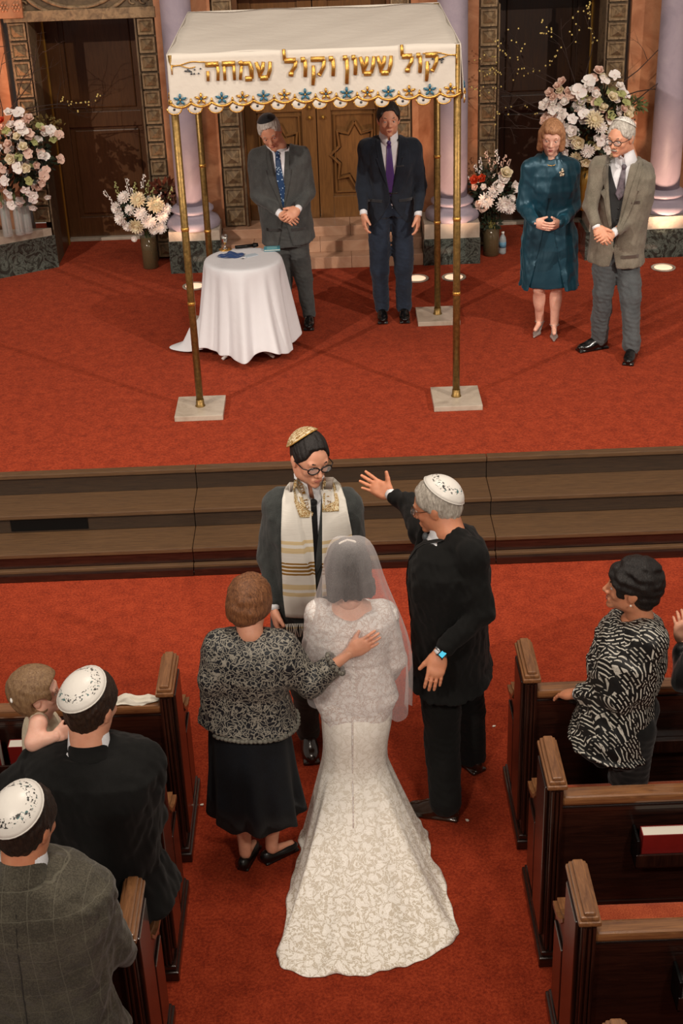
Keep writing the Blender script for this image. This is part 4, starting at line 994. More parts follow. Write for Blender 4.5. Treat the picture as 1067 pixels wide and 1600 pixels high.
ta = strip(P, sf2, 'prayer_shawl', M_TAL, tseeds([(452, 467, 768), (444, 478, 778), (438, 484, 800), (437, 488, 850), (438, 491, 900), (440, 494, 950), (444, 497, 985)]), .012, .006, nu=14, sub=5, dirn=dd)
tb = strip(P, sf2, 'prayer_shawl', M_TAL, tseeds([(506, 519, 764), (503, 530, 775), (503, 541, 800), (503, 551, 850), (503, 553, 900), (503, 553, 950)]), .012, .006, nu=14, sub=5, dirn=dd)
M_NECKB = NT('gold_greek_band'); c = M_NECKB.coord(); vo = M_NECKB.n('ShaderNodeTexVoronoi', distance='CHEBYCHEV'); vo.inputs['Scale'].default_value = 170; M_NECKB.l(c, vo.inputs['Vector']); M_NECKB.l(M_NECKB.ramp(vo.outputs['Distance'], [(.35, '9a6e28'), (.42, 'd8c8a0')]), M_NECKB.b.inputs['Base Color']); M_NECKB = M_NECKB.m
s3 = Surf([ta, tb, jk, sh])
strip(P, s3, 'embroidered_band', M_NECKB, tseeds([(460, 463, 750), (457, 463, 770), (463, 469, 790), (473, 479, 812)]), .004, .003, ta, nu=2, sub=4, dirn=dd)
strip(P, s3, 'embroidered_band', M_NECKB, tseeds([(457, 460, 768), (458, 463, 800), (465, 489, 818), (468, 487, 824)]), .004, .003, ta, nu=3, sub=4, dirn=dd)
strip(P, s3, 'embroidered_band', M_NECKB, tseeds([(505, 509, 752), (503, 508, 780), (503, 507, 814)]), .004, .003, tb, nu=2, sub=4, dirn=dd)
strip(P, s3, 'embroidered_band', M_NECKB, tseeds([(518, 521, 770), (524, 530, 800), (503, 530, 808), (503, 530, 815)]), .004, .003, tb, nu=3, sub=4, dirn=dd)
def letters(txt, a, b, surf, parent, size=.028, m=None, d=dd, lift=.006, ext=.0008):
    """Hebrew glyphs laid one by one along a line on the cloth"""
    a, b = V(a), V(b); n = len(txt)
    for i, ch in enumerate(txt):
        if ch == ' ': continue
        p = lerp(a, b, (i+.5)/n); h_, nn = surf.hit(p-d*.5, d)
        if h_ is None: continue
        cu = bpy.data.curves.new('letter', 'FONT'); cu.body = ch; cu.size = size; cu.extrude = ext; cu.align_x = 'CENTER'; cu.align_y = 'CENTER'; cu.offset = .0004
        o = bpy.data.objects.new('letter', cu); COL.objects.link(o); me = bpy.data.meshes.new_from_object(o); bpy.data.objects.remove(o)
        me.materials.clear(); me.materials.append(m or M_GOLD); o = bpy.data.objects.new('letter', me); COL.objects.link(o); o.parent = parent
        z = -nrm(d); x = nrm(b-a); y = np.cross(z, x); z = np.cross(x, y); mt = Matrix(np.stack([x, y, z], 1).tolist()).to_4x4(); mt.translation = h_-Vector(nrm(d))*lift-rootloc(parent); o.matrix_local = mt
shirt_collar(P, M_TAL, r=.080, drop=.075, up=.38, gap=64, name='shawl_neck')
letters('עטרת זהב', px(467, 768, yb-.3), px(480, 812, yb-.3), s3, ta, .030); letters('בציצית', px(514, 812, yb-.3), px(513, 768, yb-.3), s3, tb, .030)
fr = MB()
for k in range(22):
    p = px(445+55*k/21, 984, yb-.3); h_, _ = sf2.hit(p-dd*.5, dd); h_ = h_ if h_ is not None else Vector(p); h_ = Vector((h_.x, min(h_.y, yb-.16), h_.z))-Vector(dd)*.012
    fr.tube([h_, h_+Vector((rnd.uniform(-.006, .006), 0, -.035)), h_+Vector((rnd.uniform(-.01, .01), 0, -.075))], .0022, 5)
o = fr.build('fringe', M_TAL, ta, True, True); o['kind'] = 'stuff'
shoes(P, M_BRSHOE)

# ---------------- father of the bride (black suit, back to us)
P = Person('white-haired man in black suit stretching one arm over the bride, watch on the other', 'person', (.54, 5.58), -74, 1.76, 0, -72, -12)
setup(P, SK_TAN, fine=True, hvox=.0035, wide=1.14, deep=1.25); yf = 5.62
P.set_head(px(682, 790, 5.66), -70, -16, -6); P.hs = 1.06; P.neck = px(700, 838, 5.60); P.pel = px(705, 1035, 5.62)
P['SR'] = px(660, 828, 5.86); P['SL'] = px(738, 866, 5.44); P['ER'] = px(642, 790, 6.10); P['WR'] = px(609, 772, 6.20); P['EL'] = px(752, 955, 5.38); P['WL'] = px(686, 1022, 5.30)
P['AR'] = px(737, 1178, z=.08); P['AL'] = px(695, 1252, z=.09); P['HR'] = px(722, 1045, 5.7); P['HL'] = px(690, 1050, 5.55); P['KR'] = px(730, 1110, 5.72); P['KL'] = px(690, 1150, 5.5)
P.foot = {'R': V(-.5, .8, 0), 'L': V(-1, .28, 0)}
h1 = hand(P['WR'], px(568, 750, 6.25)-P['WR'], V(-.15, -.8, .5), 1, 1.0, 8, 6, thumb=55); h2 = hand(P['WL'], px(678, 1062, 5.24)-P['WL'], V(.1, .9, -.1), -1, 1.02, 12, 1.5, fore=P['EL'], rf=.03)
body_mesh(P, hands=(h1, h2), brow='b0a89c')
trousers(P, M_BLACKS, thigh=.058, kneer=.048, cuff=.043, seat=1.05); sh = shirt(P, M_SHIRT); jk = jacket(P, M_BLACKS, g=.028, hem=.035*P.h, vox=.0065, sleeve=.034, cuffr=.025, skirt=1.12, shoulder=.034, folds=.006, seed=9, slen=(.93, .93), open_z=.2, vw=.05)
lapels(P, Surf([jk, sh]), M_BLACKS, .2, .055, .055); tie(P, Surf([sh]), mat('grey_tie', '50565a', .5), .97, .4, .034); shoes(P, M_BRSHOE)
short_hair(P, hair_mat('white', '8c8478', 'c8c0b4'), .012, back=.010, vox=.004); kippah(P, K_WHITE, (0.01, -.070, .085), .092, thick=.017, rim=K_RIM); glasses(P, mat('bronze_frame', '5a4030', .3, .5), rim=.0018)
w = P['WL']; d = nrm(P['WL']-P['EL']); wt = MB(); c = w-d*.012; R = frame(d, V(0, -.9, .2)); 
for k in range(17): pass
wt.tube([c+R[:, 0]*.030*cos(t)+R[:, 2]*.025*sin(t) for t in [2*pi*k/16 for k in range(17)]], .006, 6, caps=False); wo = wt.build('watch_band', mat('steel_band', 'a0a4a8', .3, .8), P.root, True, True)
wb = MB(); bm = bmesh.new(); bmesh.ops.create_cube(bm, size=1); 
for vv in bm.verts: vv.co = Vector(c+R@V(vv.co.x*.030, vv.co.y*.036, .028+vv.co.z*.010))
bmesh.ops.bevel(bm, geom=bm.edges[:], offset=.003, segments=2, affect='EDGES'); bm.verts.index_update(); wb.add([v.co[:] for v in bm.verts], [[v.index for v in f.verts] for f in bm.faces]); bm.free(); wb.build('watch_case', mat('watch_case', '202428', .2, .5), wo, True, True)
wb = MB(); q_ = [c+R@V(a, b, .0336) for a, b in ((-.012, -.014), (.012, -.014), (.012, .014), (-.012, .014))]; wb.add(q_+[v_+R@V(0, 0, .001) for v_ in q_], [(3, 2, 1, 0), (4, 5, 6, 7), (0, 1, 5, 4), (1, 2, 6, 5), (2, 3, 7, 6), (3, 0, 4, 7)]); wb.build('watch_screen', mat('watch_screen', '4ab8d8', .2, emit=.6), wo, False, True)

# ---------------- mother of the bride
P = Person('auburn-haired woman in navy lace jacket and skirt, one hand on the bride', 'person', (-.42, 5.16), 12, 1.53, 0, 25, -16)
setup(P, SK_FAIR, fine=True, hvox=.0035, wide=1.22, deep=1.2)
P.set_head(px(392, 944, 5.22), 30, -18, 0); P.hs = .98; P.neck = px(392, 992, 5.16); P.pel = px(388, 1125, 5.16)
P['SL'] = px(346, 1010, 5.16); P['SR'] = px(438, 1012, 5.14); P['ER'] = px(484, 1068, 5.12); P['WR'] = px(549, 1018, 5.13); P['EL'] = px(333, 1062, 5.12); P['WL'] = px(334, 1122, 5.14)
P['AL'] = px(383, 1330, z=.08); P['AR'] = px(424, 1322, z=.08); P['KL'] = px(378, 1255, 5.12); P['KR'] = px(428, 1250, 5.14)
P.foot = {'L': V(.35, 1, 0), 'R': V(.9, .6, 0)}
h1 = hand(P['WR'], px(592, 995, 5.12)-P['WR'], V(.1, 1, -.1), 1, .88, 6, 1.5, fore=lerp(P['ER'], P['WR'], .15), rf=.034, thumb=30); h2 = hand(P['WL'], V(.1, .2, -1), V(1, .2, 0), -1, .9, 25, 3, fore=P['EL'], rf=.03)
body_mesh(P, True, hands=(h1, h2), brow='6a4a30')
q = NT('navy_silver_lace'); co = q.coord(); n1 = q.n('ShaderNodeTexVoronoi', feature='DISTANCE_TO_EDGE'); n1.inputs['Scale'].default_value = 38
dn = q.n('ShaderNodeTexNoise'); dn.inputs['Scale'].default_value = 18; q.l(co, dn.inputs['Vector']); va = q.n('ShaderNodeVectorMath', operation='MULTIPLY_ADD'); q.l(dn.outputs['Color'], va.inputs[0]); va.inputs[1].default_value = (.05,)*3; q.l(co, va.inputs[2]); q.l(va.outputs[0], n1.inputs['Vector'])
wv = q.n('ShaderNodeTexWave', wave_type='RINGS', rings_direction='SPHERICAL'); vc = q.n('ShaderNodeTexVoronoi'); vc.inputs['Scale'].default_value = 30; q.l(va.outputs[0], vc.inputs['Vector']); sn = q.math('SINE', q.math('MULTIPLY', vc.outputs['Distance'], 20.0))
f = q.math('MAXIMUM', q.math('LESS_THAN', n1.outputs['Distance'], .05), q.math('GREATER_THAN', sn, .72)); f = q.math('MULTIPLY', f, q.math('GREATER_THAN', q.noise(co, 300, 2, .8), .34))
q.l(q.ramp(f, [(.3, '0b0f17'), (.6, '8e897d')]), q.b.inputs['Base Color']); q.b.inputs['Roughness'].default_value = .6; q.bump(f, .5, .003); M_LACE = q.m
jk = jacket(P, M_LACE, kind='female', g=.022, hem=-.002, skirt=1.04, shoulder=.046, sleeve=.042, cuffr=.036, slen=(.93, .62), vox=.006, folds=.003)
LT = mat('silver_scallop', '6a675e', .7, var=.6, vscale=90, bump=.5, bscale=140)
sfj = Surf([jk]); mb = MB()
for k in range(56):
    a = 2*pi*k/56; d = V(cos(a), sin(a), 0); o_ = P.pel+V(0, 0, .012)
    h_, _ = sfj.hit(o_+d*.6, -d)
    if h_ is not None: mb.sphere(h_+Vector(d)*.001+Vector((0, 0, -.008)), (.014, .014, .010), 8, 5)
mb.build('scalloped_hem', LT, jk, True, True); mb = MB(); d = nrm(P['WR']-P['ER']); cc = lerp(P['ER'], P['WR'], .62); Rr = frame(d, (0, 0, 1))
for k in range(16):
    a = 2*pi*k/16; mb.sphere(cc+Rr@V(cos(a)*.054, 0, sin(a)*.054), .010, 8, 5)
mb.build('scalloped_cuff', LT, jk, True, True)
# skirt with soft pleats
def skirt(P, name, m, rings, seg=96, fold=.0, nf=9, hemw=0.0, parent=None, hollow=True, ph=0.0):
    """rings: (centre xyz, half width, half depth, fold amplitude)"""
    v = []; f = []
    for i, (c, a, b, am) in enumerate(rings):
        for k in range(seg):
            t = 2*pi*k/seg; w = 1+am*(sin(nf*t+ph)+.5*sin(nf*1.6*t+1.3+ph)); zz = (hemw*sin(nf*t+1) if i == len(rings)-1 else 0)
            v.append(V(c)+P.rt*a*w*cos(t)+P.F*b*w*sin(t)+V(0, 0, zz))
    n = len(rings)
    for i in range(n-1):
        for k in range(seg): f.append((i*seg+k, (i+1)*seg+k, (i+1)*seg+(k+1) % seg, i*seg+(k+1) % seg))
    if hollow:
        base = len(v)
        for i, (c, a, b, am) in enumerate(rings[::-1][:3]):
            for k in range(seg): t = 2*pi*k/seg; w = 1+am*(sin(nf*t+ph)+.5*sin(nf*1.6*t+1.3+ph)); v.append(V(c)+P.rt*(a-.006)*w*cos(t)+P.F*(b-.006)*w*sin(t)+V(0, 0, .003+(hemw*sin(nf*t+1) if i == 0 else 0)))
        for k in range(seg):
            f.append(((n-1)*seg+k, base+k, base+(k+1) % seg, (n-1)*seg+(k+1) % seg))
            for i in range(2): f.append((base+i*seg+k, base+(i+1)*seg+k, base+(i+1)*seg+(k+1) % seg, base+i*seg+(k+1) % seg))
    return mesh_obj(name, [tuple(x) for x in v], f, m, parent or P.root, True, True)
pb = P.pel; bt = V(px(402, 1264, 5.14))
skirt(P, 'skirt', fabric('navy_crepe', '070a0f', '0e141b', .7, 300, .2, .05), [(lerp(pb, bt, -.10), .165, .125, 0), (lerp(pb, bt, 0), .178, .14, .008), (lerp(pb, bt, .25), .188, .155, .02), (lerp(pb, bt, .5), .195, .165, .03), (lerp(pb, bt, .75), .205, .175, .06), (bt, .215, .185, .085)], hemw=.014, nf=8)
Hh = Field(); l = P.hl
Hh.ell(l(0, -.02, .035), V(.092, .110, .098), P.HR, .02); Hh.ell(l(0, -.055, -.02), V(.078, .07, .072), P.HR, .03); Hh.ell(l(0, -.03, .085), V(.07, .08, .055), P.HR, .03)
for q_ in (-1, 1): Hh.ell(l(q_*.062, -.01, .01), V(.034, .05, .06), P.HR, .02)
Hh.box(l(0, .125, -.03), V(.055, .06, .07), P.HR, .03, .015, 's'); Hh.noise(.0025, 50, 5); Hh.noise(.0015, 130, 6); Hh.build('hair', H_AUB, P.root, .0045)
shoes(P, mat('black_flat_shoe', '0c0b0b', .35), fem=True)

# ---------------- bride
P = Person('bride in a white lace fishtail gown and short veil, seen from behind', 'person', (.02, 5.3), 2, 1.62, 0, -6, -14)
setup(P, SK_PALE, fine=True, hvox=.0035, wide=1.08, deep=1.05); yb2 = 5.30
P.set_head(px(543, 884, 5.33), -8, -14, 0); P.hs = 1.0; P.neck = px(546, 938, 5.30); P.pel = px(556, 1088, 5.27)
P['SL'] = px(500, 958, 5.30); P['SR'] = px(598, 960, 5.30); P['EL'] = px(487, 1025, 5.34); P['ER'] = px(617, 1030, 5.34); P['WL'] = px(505, 1070, 5.48); P['WR'] = px(600, 1072, 5.48)
h1 = hand(P['WL'], V(.6, .6, -.1), V(0, .3, -1), -1, .9, 20, 3); h2 = hand(P['WR'], V(-.6, .6, -.1), V(0, .3, -1), 1, .9, 20, 3)
body_mesh(P, True, hands=(h1, h2), brow='2a1a12')
def lace(name, base, hole, scale, th=.5, rough=.7, lo=.3):
    q = NT(name); co = q.coord(); dn = q.n('ShaderNodeTexNoise'); dn.inputs['Scale'].default_value = scale*.7; q.l(co, dn.inputs['Vector'])
    va = q.n('ShaderNodeVectorMath', operation='MULTIPLY_ADD'); q.l(dn.outputs['Color'], va.inputs[0]); va.inputs[1].default_value = (2.4/scale,)*3; q.l(co, va.inputs[2])
    v1 = q.n('ShaderNodeTexVoronoi'); v1.inputs['Scale'].default_value = scale; q.l(va.outputs[0], v1.inputs['Vector']); sn = q.math('SINE', q.math('MULTIPLY', v1.outputs['Distance'], 34.0))
    v2 = q.n('ShaderNodeTexVoronoi', feature='DISTANCE_TO_EDGE'); v2.inputs['Scale'].default_value = scale*2.3; q.l(va.outputs[0], v2.inputs['Vector'])
    v3 = q.n('ShaderNodeTexVoronoi', feature='DISTANCE_TO_EDGE'); v3.inputs['Scale'].default_value = scale; q.l(va.outputs[0], v3.inputs['Vector'])
    f = q.math('MULTIPLY', q.math('LESS_THAN', v3.outputs['Distance'], .13), q.math('GREATER_THAN', v2.outputs['Distance'], .07)); f = q.math('MULTIPLY', f, .85)
    pet = q.math('MULTIPLY', q.math('LESS_THAN', sn, -.70), .38); f = q.math('MAXIMUM', f, pet); gz = q.n('ShaderNodeSeparateXYZ'); q.l(q.coord(), gz.inputs[0]); gm = q.n('ShaderNodeMapRange'); q.l(gz.outputs[2], gm.inputs[0]); gm.inputs[1].default_value = .75; gm.inputs[2].default_value = .05; gm.inputs[3].default_value = lo; gm.inputs[4].default_value = 1.0; f = q.math('MULTIPLY', f, gm.outputs[0])
    q.l(q.ramp(f, [(0.0, base), (1.0, hole)]), q.b.inputs['Base Color']); q.b.inputs['Roughness'].default_value = rough; q.b.inputs['Sheen Weight'].default_value = .1
    inv = q.math('SUBTRACT', 1.0, f); q.bump(inv, .5, .004); return q.m
M_GOWN = lace('ivory_lace', 'fcf7ee', 'c6b9a4', 24, .45); M_BOD = lace('white_bodice_lace', 'faf7f4', 'c8b0a4', 34, .45, .7, .8)
Bd = Field(); Bd.loft([(px(556, 1120, 5.26), .150, .125)]+torso_rows(P, .010, kind='female')[:6], P.R, .02)
for sd in 'LR':
    Bd.cap(lerp(P.neck, P['S'+sd], .55)+V(0, 0, -.035), P['S'+sd]+V(0, 0, -.005), .045, .060, .03); Bd.cap(P['S'+sd], P['E'+sd], .062, .052, .03); Bd.cap(P['E'+sd], lerp(P['E'+sd], P['W'+sd], .5), .052, .044, .02)
Bd.cap(P.neck+V(0, -.06, .03), P.neck+V(0, 0, .1), .088, .11, .012, 's'); Bd.noise(.0015, 60, 2); bo = Bd.build('bodice', M_BOD, P.root, .005)
sb = Surf([bo]); bt_ = MB()
for k in range(26):
    t = k/25; p = lerp(px(547, 958, 5.0), px(556, 1120, 5.0), t); h_, _ = sb.hit(p-V(0, .4, 0), (0, 1, -.0))
    if h_ is not None: bt_.sphere(h_+Vector((0, -.001, 0)), (.0058, .004, .0058), 8, 5)
bt_.build('button_row', mat('satin_button', 'f0ece6', .3), bo, True, True)
# fishtail skirt: rings from hip to the spread train on the floor
gr = P.R; rg = []
def ring(cpx, y, Y, a, b, am): return (px(cpx, y, Y), a, b, am)
rings = [ring(556, 1082, 5.28, .145, .115, 0), ring(558, 1105, 5.265, .163, .135, .004), ring(557, 1130, 5.25, .160, .142, .006), ring(555, 1160, 5.25, .145, .130, .006), ring(554, 1185, 5.26, .150, .135, .012)]
v = []; f = []; seg = 128
for (c, a, b, am) in rings: rg.append([V(c)+P.rt*a*cos(2*pi*k/seg)*(1+am*sin(11*2*pi*k/seg))+P.F*b*sin(2*pi*k/seg)*(1+am*sin(11*2*pi*k/seg)) for k in range(seg)])
# below the knee the cloth runs out to a train spread on the carpet
zk = rings[-1][0][2]; ck = rings[-1][0]
foot_ = [(0, .33, 5.20), (25, .29, 5.40), (60, .15, 5.52), (90, .02, 5.55), (120, -.09, 5.52), (155, -.21, 5.38), (180, -.245, 5.16), (205, -.295, 4.82), (222, -.338, 4.52), (232, -.325, 4.44), (245, -.20, 4.38), (270, .04, 4.385), (290, .20, 4.42), (305, .36, 4.51), (316, .437, 4.60), (328, .405, 4.78), (345, .365, 5.00), (360, .33, 5.20)]
fa = [q_[0] for q_ in foot_]; NT_ = 18
for i in range(1, NT_+1):
    t = i/NT_; row = []
    for k in range(seg):
        an = 2*pi*k/seg; dg = degrees_ = an*180/pi; p0 = rg[4][k]; fx = float(np.interp(dg, fa, [q_[1] for q_ in foot_])); fy = float(np.interp(dg, fa, [q_[2] for q_ in foot_]))
        bk = max(0, -sin(an)); p = 1.05+.55*bk; z = zk*(1-t)**p
        s_ = t; x = p0[0]+(fx-p0[0])*s_; y = p0[1]+(fy-p0[1])*s_
        pl = (sin(13*an+.4)+.6*sin(21*an+1.7))*t; z += (.020*pl+.012*t)*(1-t*.3); x += .010*pl*cos(an+.3); y += .006*pl
        row.append(V(x, y, max(z, .006+.008*(1+sin(13*an)+.5*sin(29*an))*(.5 if i == NT_ else 1))))
    rg.append(row)
# scalloped lace hem lying on the carpet
row = []
for k in range(seg):
    an = 2*pi*k/seg; p = rg[-1][k]; out = nrm(V(p[0]-ck[0], p[1]-ck[1]+.15, 0)); row.append(V(p[0], p[1], .006)+out*(.008+.016*abs(sin(an*19))))
rg.append(row)
for r_ in rg: v += [tuple(x) for x in r_]
for i in range(len(rg)-1):
    for k in range(seg): f.append((i*seg+k, (i+1)*seg+k, (i+1)*seg+(k+1) % seg, i*seg+(k+1) % seg))
o = mesh_obj('gown_skirt', v, f, M_GOWN, P.root, True, True)
sd_ = o.modifiers.new('s', 'SUBSURF'); sd_.levels = sd_.render_levels = 1
so = o.modifiers.new('t', 'SOLIDIFY'); so.thickness = .004; so.offset = -1
# waist seam and satin ribbons down the back of the skirt
sg = Surf([o]); seam = MB(); pts = []
for k in range(30):
    p = lerp(px(553, 1125, 4.6), px(556, 1400, 4.2), k/29); h_, n_ = sg.hit(p-V(0, 1, -.4), (0, 1, -.4))
    if h_ is not None: pts.append(h_+Vector((0, -.002, .002)))
seam.tube(pts, .0035, 5); seam.build('back_seam', M_BOD, o, True, True)
# hair: dark bob
Hh = Field(); l = P.hl
Hh.ell(l(0, -.02, .03), V(.090, .108, .100), P.HR, .02); Hh.ell(l(0, -.05, -.06), V(.088, .066, .070), P.HR, .04)
for q_ in (-1, 1): Hh.cap(l(q_*.068, -.01, .01), l(q_*.078, -.025, -.095), .034, .022, .03)
for k in range(9): a = -.8+.2*k; Hh.cap(l(.085*sin(a*1.5), -.06-.02*cos(a*2), -.07), l(.10*sin(a*1.6), -.065-.02*cos(a*2), -.118-.012*(k % 2)), .026, .008, .02)
Hh.box(l(0, .125, -.05), V(.055, .06, .09), P.HR, .03, .015, 's'); Hh.noise(.003, 80, 5, (1, 1, .3)); Hh.build('hair', hair_mat('espresso', '120d0a', '2c221c'), P.root, .0045)
# veil: sheer tulle falling from the crown
q = NT('tulle'); q.b.inputs['Base Color'].default_value = lin('f4eeee'); q.b.inputs['Roughness'].default_value = .6; q.b.inputs['Alpha'].default_value = .30
lw = q.n('ShaderNodeLayerWeight'); lw.inputs['Blend'].default_value = .35; co = q.coord(); q.l(q.math('ADD', q.math('MULTIPLY', lw.outputs['Facing'], .60), q.math('MULTIPLY', q.noise(co, 260, 2), .20)), q.b.inputs['Alpha'])
M_TULLE = q.m; V_ = []; Fv = []; seg = 72; prof = []
crown = P.hl(0, -.03, .128)
levels = [(838, .050, .060, 0), (848, .088, .110, .01), (870, .114, .142, .015), (900, .130, .158, .02), (940, .172, .170, .025), (975, .210, .180, .035), (1010, .238, .190, .04), (1045, .245, .19, .05), (1075, .232, .185, .06)]
for i, (y, a, b, am) in enumerate(levels):
    c = px(545+ (i*1.7), y, 5.30)
    for k in range(seg+1):
        t = pi+pi*k/seg*1.0; t = pi*(.92)+pi*1.16*k/seg                 # around the back, open at the front
        w = 1+am*(sin(9*t)+.5*sin(14*t+1)); lowr = 0
        if i == len(levels)-1: lowr = .10*max(0, cos(t))+.03*sin(7*t)
        V_.append(V(c)+P.rt*a*w*cos(t)+P.F*b*w*sin(t)+V(0, 0, -lowr))
n = seg+1; V_.append(crown+V(0, 0, .012)); top = len(V_)-1
for k in range(seg): Fv.append((top, k, k+1))
for i in range(len(levels)-1):
    for k in range(seg): Fv.append((i*n+k, (i+1)*n+k, (i+1)*n+k+1, i*n+k+1))
vl = mesh_obj('veil', V_, Fv, M_TULLE, P.root, True, True); ss = vl.modifiers.new('s', 'SUBSURF'); ss.levels = ss.render_levels = 1
cb_ = MB()
for k in range(11): a = -1.0+.2*k; cb_.sphere(crown+P.HR@V(.035*sin(a*1.2), -.02, -.012*abs(a)), (.006, .006, .006), 8, 5)
cb_.build('pearl_comb', mat('pearl', 'f0e8dc', .2), P.root, True, True)
# ------------------------------------------------------------------ pews
M_CUSH = fabric('rust_seat_cloth', '8a3418', 'b0522c', .9, 300, .3); M_BOOK = mat('red_book_cloth', '7a1512', .5, var=.15); M_PAGE = mat('book_pages', 'd8d2c4', .8)
def end_profile():
    return [(0.0, .06), (0.0, .925), (.02, .945), (.255, .945), (.275, .93), (.285, .80), (.31, .66), (.36, .575), (.45, .535), (.50, .525), (.50, .06)]
def pew(side, y, label, group='carved wooden pews'):
    t = thing('pew', label, 'pew', (side*.775, y, 0), 0, group); s = side
    bx = lambda mb, x0, x1, *r: mb.box(min(s*x0, s*x1), max(s*x0, s*x1), *r)
    pr = end_profile(); m = MB(); m.prism(pr, 'x', *(sorted((s*.0, s*.052)))); sharp(m.build('end_panel', M_PEWV, t), 30)
    ep = [o for o in t.children if o.name.startswith('end_panel')][0]
    # recessed inner mouldings that run down the near edge and across the aisle face
    for q, (dx, y0) in enumerate(((.010, -.012), (.026, -.018), (.042, -.012))):
        MB().box(min(s*(dx-.005), s*(dx+.005)), max(s*(dx-.005), s*(dx+.005)), y0, .004, .08, .915, .003).build('edge_reed', M_PEWV, ep)
    m = MB(); bx(m, -.016, .0, .035, .245, .12, .90, .006); bx(m, -.010, .0, .30, .47, .12, .50, .006); m.build('aisle_panel', M_PEWV, ep)['kind'] = 'thing'
    # stepped cap of the tall part
    m = MB(); bx(m, -.014, .066, -.018, .285, .925, .945, .006); bx(m, -.006, .058, -.010, .279, .943, .962, .007); bx(m, .006, .046, -.004, .272, .960, .976, .007); m.build('cap', M_CAP, t)
    a0 = [(.29, .66), (.345, .600), (.43, .557), (.505, .545)]; m = MB()
    for w0, w1, lift in ((-.012, .064, .0), (.004, .048, .016)):
        pr2 = [(p[0], p[1]+lift-.006) for p in a0]+[(p[0], p[1]+lift+.014) for p in a0[::-1]]; m.prism(pr2, 'x', *sorted((s*w0, s*w1)))
    m.build('arm_cap', M_CAP, t)
    m = MB(); bx(m, -.022, .075, -.03, .535, .0, .05, .008); bx(m, -.012, .065, -.018, .52, .048, .075, .006); m.build('foot', M_CAP if False else M_PEW, t)
    L = 3.2
    m = MB(); bx(m, .05, L, .035, .065, .30, .83, .003); m.build('backrest', M_PEW, t)
    m = MB(); bx(m, .05, L, .012, .085, .822, .862, .012); m.build('top_rail', M_RAIL, t)
    m = MB(); bx(m, .05, L, .028, .04, .775, .80, .004); m.build('rail_moulding', M_PEW, t)
    m = MB(); bx(m, .05, L, .06, .47, .42, .46, .006); m.build('seat', M_PEW, t)
    m = MB(); bx(m, .07, L, .075, .495, .458, .545, .018); m.build('seat_cushion', M_CUSH, t)
    m = MB(); bx(m, .05, L, .03, .06, .24, .30, .003); m.build('lower_rail', M_PEW, t)
    # book rack on the back
    rx = .34 if side > 0 else .42; rk = MB(); bx(rk, rx, rx+1.0, -.07, .035, .56, .572, .003); rk.build('rack_shelf', M_PEW, t)
    rk = MB(); bx(rk, rx, rx+1.0, -.075, -.063, .57, .63, .003); rk.build('rack_lip', M_PEWV, t)
    for e in (rx, rx+.99):
        rk = MB(); bx(rk, e, e+.012, -.07, .035, .56, .70, .003); rk.build('rack_bracket', M_BLACKM, t)
    return t
PEWS = [(1, 5.13, 'front pew on the right, beside the woman in the patterned blouse'), (1, 4.40, 'second pew on the right, with a red book in its rack'), (1, 3.665, 'third pew on the right, with an empty book rack and rust seat'),
        (-1, 5.13, 'front pew on the left, behind the toddler'), (-1, 4.40, 'second pew on the left, beside the broad man in black'), (-1, 3.665, 'third pew on the left, beside the grey-suited man nearest the camera'),
        (1, 2.93, 'nearest pew on the right, at the bottom edge'), (-1, 2.93, 'nearest pew on the left, at the bottom edge')]
for sd, y, lb in PEWS: pew(sd, y, lb)
def book(x, y, z, lab, w=.30, hgt=.15, th=.055, m=None, rx=.06, grp=None, rz=0):
    t = thing('book', lab, 'book', (x, y, z), 0, grp); t.rotation_euler = (rx, 0, rz)
    MB().box(-w/2, w/2, -th/2, -th/2+.004, 0, hgt, .001).build('cover', m or M_BOOK, t); MB().box(-w/2, w/2, th/2-.004, th/2, 0, hgt, .001).build('cover', m or M_BOOK, t)
    MB().box(-w/2, -w/2+.004, -th/2, th/2, 0, hgt, .001).build('spine', m or M_BOOK, t)
    MB().box(-w/2+.004, w/2-.002, -th/2+.004, th/2-.004, .004, hgt-.002).build('pages', M_PAGE, t)
    return t
book(1.27, 4.368, .578, 'red hardback standing in the rack of the second right pew', w=.27)
book(1.70, 5.098, .578, 'red book with white pages in the front right pew rack', w=.34)
book(-1.42, 5.10, .578, 'pale prayer book in the front left pew rack beside the toddler', w=.17); book(-1.63, 5.10, .578, 'pale prayer book in the front left pew rack at the frame edge', w=.17)
book(-1.24, 3.64, .578, 'pale book in a rack behind the grey-suited man', w=.17)
# papers / cloth on the front left pew
def crumple(name, lab, c, w, d, h, seed, m, cat='cloth', n=14):
    rs = np.random.RandomState(seed); v = []; f = []
    for i in range(n+1):
        for j in range(n+1):
            x = (i/n-.5)*w; y = (j/n-.5)*d; e = 1-(2*i/n-1)**4*.6; z = h*(.35+.3*sin(i*.9+seed)+.25*sin(j*1.3+i*.5)+.15*rs.rand())*max(0.05, (1-(2*i/n-1)**2)*(1-(2*j/n-1)**2))**.5
            v.append((x+.004*rs.randn(), y*e+.004*rs.randn(), z))
    for i in range(n):
        for j in range(n): a = i*(n+1)+j; f.append((a, a+n+1, a+n+2, a+1))
    o = mesh_obj(name, v, f, m); o.location = c; s_ = o.modifiers.new('s', 'SOLIDIFY'); s_.thickness = .002; ss = o.modifiers.new('b', 'SUBSURF'); ss.levels = ss.render_levels = 1
    return tag(o, lab, cat)
c0 = at(215, 1106, Y=5.30); crumple('white_cloth', 'crumpled cream cloth lying over the rail of the front left pew', (c0.x, 5.185, .862), .24, .07, .045, 3, M_PAGE)
